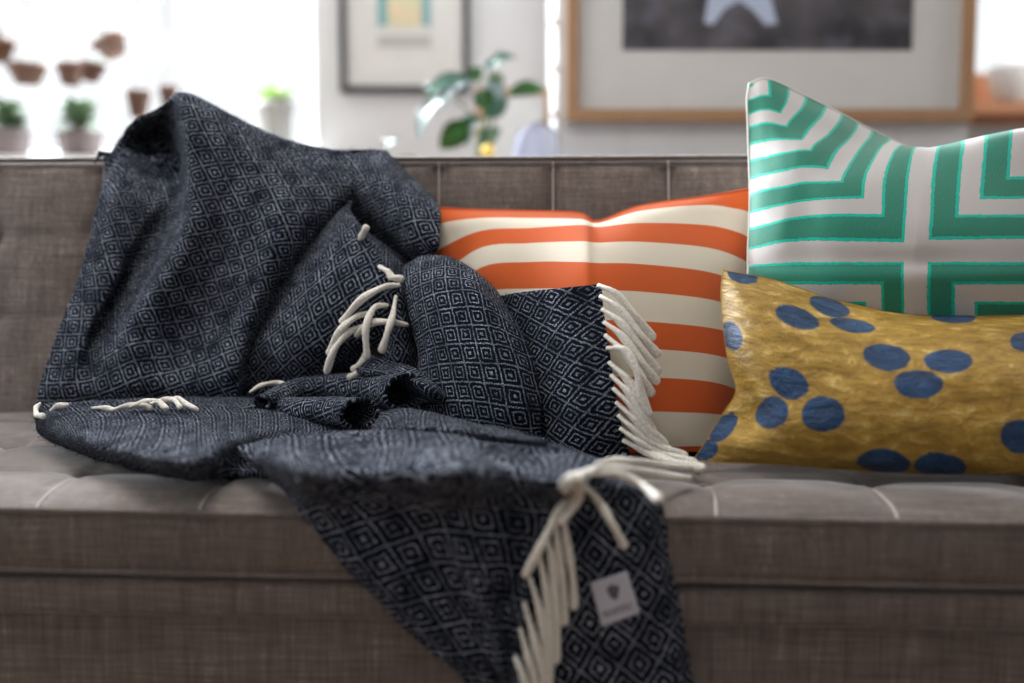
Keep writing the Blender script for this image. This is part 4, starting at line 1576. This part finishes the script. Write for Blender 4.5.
PY = 3.05
pb = W(480, 160, PY)
plant = thing('potted_plant', 'leafy green house plant with broad glossy leaves behind the sofa', 'plant', (pb.x, PY, 0))
o = lathe('pot', [(.10, 0), (.125, .02), (.15, .26), (.155, .28), (.145, .28), (.14, .25), (0.0, .25)], M['pot_white'], plant, 32)
o = lathe('soil', [(.139, .245), (.13, .256), (0.0, .258)], M['soil'], plant, 24)


def pl(px, py, dy=0.0):
    p = W(px, py, PY + dy)
    return Vector((p.x - pb.x, dy, p.z))


for path, rr in (([(0, 0, .24), (.01, .01, .6), pl(478, 150), pl(486, 122), pl(478, 96)], .006),
                 ([(.03, 0, .24), (.05, .0, .6), pl(492, 150), pl(496, 110), pl(500, 84), pl(494, 68)], .005),
                 ([pl(497, 104), pl(510, 96), pl(522, 92)], .0035), ([pl(483, 118), pl(470, 112), pl(456, 100)], .0035), ([pl(488, 128), pl(470, 134)], .003),
                 ([(-.03, 0, .24), (-.06, 0, .7), pl(420, 165), pl(398, 158)], .004)):
    b = bmesh.new(); tube(b, path, rr, 8, 5); from_bm('stem', b, M['stem'], plant)
for (b0, t0, wd, mt, dy, fc) in [
    ((492, 70), (516, 58), .055, 'leaf3', 0, (0, -1, 1.2)), ((490, 70), (482, 63), .04, 'leaf3', .03, (0, -1, .6)),
    ((470, 78), (426, 98), .07, 'leaf3', .02, (-.3, -1, .8)), ((472, 82), (442, 112), .075, 'leaf_glare', -.02, (-.6, -.6, 1)),
    ((446, 96), (420, 140), .085, 'leaf_glare', -.03, (-.7, -.7, .8)), ((478, 82), (470, 68), .05, 'leaf', .04, (0, -1, .5)),
    ((476, 92), (490, 110), .07, 'leaf', -.02, (.1, -1, .2)), ((484, 84), (502, 102), .06, 'leaf_glare', .0, (-.3, -.8, 1)), ((500, 90), (488, 76), .05, 'leaf', .05, (.2, -1, .3)),
    ((508, 94), (546, 90), .05, 'leaf', 0, (0, -1, .3)), ((498, 108), (484, 118), .06, 'leaf3', .02, (0, -1, .3)), ((502, 96), (498, 118), .05, 'leaf3', -.03, (0, -1, .3)),
    ((472, 124), (440, 148), .085, 'leaf', -.02, (.1, -1, .2)), ((478, 118), (462, 134), .055, 'leaf3', .03, (0, -1, .4)),
    ((482, 122), (470, 150), .06, 'leaf_glare', -.03, (-.7, -.6, .7)), ((402, 138), (386, 158), .055, 'leaf_glare', 0, (-.7, -.6, .7)), ((430, 92), (424, 86), .03, 'leaf3', .05, (0, -1, .4)),
    ((500, 128), (480, 150), .05, 'leaf3', .06, (0, -1, .3)),
]:
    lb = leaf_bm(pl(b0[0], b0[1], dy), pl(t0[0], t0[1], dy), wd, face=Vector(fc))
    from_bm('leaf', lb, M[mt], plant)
b = bmesh.new()
bmesh.ops.create_uvsphere(b, u_segments=16, v_segments=10, radius=.017)
bmesh.ops.scale(b, vec=(1, 1, 1.15), verts=b.verts)
bmesh.ops.translate(b, vec=pl(488, 151, -.02), verts=b.verts)
M['yellow'] = plain('yellow_fruit', (0.80, 0.52, 0.05), 0.4)
fr = from_bm('fruit', b, M['yellow'], plant)
fr['label'] = 'small yellow fruit'

# clear plastic chair behind the sofa
M['acrylic'] = NT('clear_acrylic', 0.08, Transmission_Weight=0.55, IOR=1.45).m
M['acrylic'].node_tree.nodes['Principled BSDF'].inputs['Base Color'].default_value = (0.50, 0.52, 0.62, 1)
cb = W(526, 160, 2.5)
ch = thing('dining_chair', 'smoky clear plastic chair whose rounded back shows above the sofa', 'chair', (cb.x - .02, 2.5, 0), math.radians(-12))
ztop = W(528, 121, 2.68).z
hc = []
for i in range(20):
    t = i / 19
    z = 0.47 + (ztop - 0.47) * t
    top = max(0.0, (z - (ztop - .055)) / .055)
    wd = (0.16 - .102 * min(1, t / .7) ** 1.5) * math.sqrt(max(.02, 1 - top * top))
    hc.append([(x * wd + .015 * t, -.35 * wd * x * x + .12 + .07 * t, z) for x in np.linspace(-1, 1, 13)])
bmh = bmesh.new()
A = hc
vs1 = [[bmh.verts.new(p) for p in row] for row in A]
for i in range(19):
    for j in range(12):
        bmh.faces.new((vs1[i][j], vs1[i][j + 1], vs1[i + 1][j + 1], vs1[i + 1][j]))
bmesh.ops.solidify(bmh, geom=bmh.faces[:], thickness=.008)
from_bm('backrest', bmh, M['acrylic'], ch)
rbx('seat', -.20, .20, -.22, .16, .44, .475, M['acrylic'], ch, .012)
for lx in (-.17, .17):
    for ly in (-.18, .13):
        b = bmesh.new(); tube(b, [(lx * 1.12, ly * 1.1, 0.0), (lx, ly, .45)], .014, 10, 2, False)
        from_bm('leg', b, M['acrylic'], ch)

# pots and hanging planters at the left window
M['terracotta'] = plain('brown_terracotta', (0.09, 0.042, 0.025), 0.8, .15)
M['herb'] = plain('herb_leaf', (0.05, 0.09, 0.035), 0.6, .4, 40)
M['lime'] = plain('lime_leaf', (0.30, 0.42, 0.13), 0.6, .3, 40)
M['string'] = plain('grey_cord', (0.32, 0.28, 0.25), 0.8)
M['brown_pot'] = plain('mauve_brown_clay', (0.075, 0.055, 0.052), 0.8)


def bush(parent, c, rx, rz, n, mat, seed, ln=.045, wd=.022):
    rr = random.Random(seed)
    b = bmesh.new()
    for _ in range(n):
        a = rr.uniform(0, 2 * math.pi)
        e = rr.uniform(0.1, 1.4)
        base = Vector(c) + Vector((math.cos(a) * rx * .5 * rr.random(), math.sin(a) * rx * .5 * rr.random(), rz * rr.random() * .7))
        d = Vector((math.cos(a) * math.cos(e), math.sin(a) * math.cos(e), math.sin(e)))
        s = d.cross(Vector((0, 0, 1)))
        s = (s if s.length > .01 else Vector((1, 0, 0))).normalized() * wd
        L = ln * rr.uniform(.7, 1.5)
        v = [b.verts.new(base), b.verts.new(base + d * L * .5 + s), b.verts.new(base + d * L + Vector((0, 0, -.008))), b.verts.new(base + d * L * .5 - s)]
        b.faces.new(v)
        tube(b, [Vector(c), base], .001, 4, 1, False)
    o = from_bm('foliage', b, mat, parent, False)
    md = o.modifiers.new('thickness', 'SOLIDIFY')
    md.thickness = .0008
    return o


def sill_pot(px0, px1, pytop, y, label, mat, leafmat, n, seed, taper=.82, group=None, bushr=None, bz=.09):
    c = W((px0 + px1) / 2, pytop, y)
    r = W(px1, pytop, y).x - c.x
    h = c.z - SILL - .001
    t = thing('potted_plant', label, 'plant', (c.x, y, SILL + .001), group='potted plants on the left sill')
    lathe('pot', [(r * taper, 0), (r * .97, h * .8), (r * 1.04, h * .82), (r * 1.04, h), (r * .94, h), (r * .9, h * .85), (0, h * .85)], mat, t, 28)
    lathe('soil', [(r * .9, h * .83), (r * .85, h * .9), (0, h * .92)], M['soil'], t, 20)
    bush(t, (0, 0, h * .9), bushr or r, bz, n, leafmat, seed)
    return t


SY = YB - .09
sill_pot(-12, 31, 130, SY, 'mauve-brown clay pot of dark herbs on the window sill, at the photo edge', M['brown_pot'], M['herb'], 80, 2, bz=.11)
sill_pot(57, 103, 131, SY, 'mauve-brown clay pot of bushy herbs on the sill beside the throw', M['brown_pot'], M['herb'], 110, 3, bz=.12)
sill_pot(253, 293, 102, SY, 'tall pale planter with lime-green leaves on the sill above the throw', M['pot_pale'], M['lime'], 90, 4, .9, bz=.035)


def hanging(px, py, wpx, hpx, y, label, tilt=0.0, mat='terracotta', taper=.6, green=True):
    c = W(px, py - hpx / 2, y)
    s = F / y
    r = wpx / 2 / s
    h = hpx / s
    t = thing('hanging_planter', label, 'planter', (c.x, y, c.z), group='hanging planters in the left window')
    pot = lathe('bowl', [(r * taper, -h), (r * .96, -h * .25), (r * 1.03, -h * .22), (r * 1.03, 0), (r * .93, 0), (r * .9, -h * .25), (0, -h * .3)], M[mat], t, 24)
    pot.rotation_euler = (0, tilt, 0)
    b = bmesh.new()
    for k in range(3):
        a = k * 2.094 + .4
        tube(b, [(math.cos(a) * r * .95, math.sin(a) * r * .95, -.003), (0, 0, .16)], .0012, 5, 2, False)
    tube(b, [(0, 0, .16), (0, 0, ZC - c.z)], .0032, 5, 2, False)
    from_bm('cord', b, M['string'], t)
    if green:
        bush(t, (0, 0, -h * .25), r, .03, 14, M['herb'], int(px) + 5, ln=.03, wd=.010)
    return t


HY = YB - .22
hanging(-4, 50, 36, 22, HY, 'brown hanging planter cut by the left photo edge')
hanging(27, 74, 38, 20, HY + .02, 'dark brown hanging bowl planter, second from the left photo edge')
hanging(70, 74, 28, 22, HY, 'brown hanging bowl planter above the left sill herbs')
hanging(94, 72, 26, 20, HY - .07, 'brown hanging bowl planter just right of its lower neighbour', .25)
hanging(107, 48, 34, 19, HY + .05, 'highest brown hanging bowl planter, tilted to one side', -.5)
hanging(138, 104, 24, 27, HY, 'single tapered brown hanging cup left of the throw peak', 0, 'terracotta', .62, False)
hanging(168, 97, 18, 22, HY, 'brown hanging cup half hidden behind the throw peak', 0, 'terracotta', .62, False)

# white bowl on the right window sill
cy = YB - .08
c = W(1010, 108, cy)
lathe_prof = [(.040, 0), (.046, .005), (.066, .03), (.076, .07), (.079, .118), (.076, .118), (.070, .07), (.06, .034), (0, .014)]
t = thing('bowl', 'white ceramic bowl on the orange wooden window sill at right', 'bowl', (W(1012, 90, cy).x, cy, winB[2] + .0015))
lathe('body', lathe_prof, M['pot_white'], t, 32)
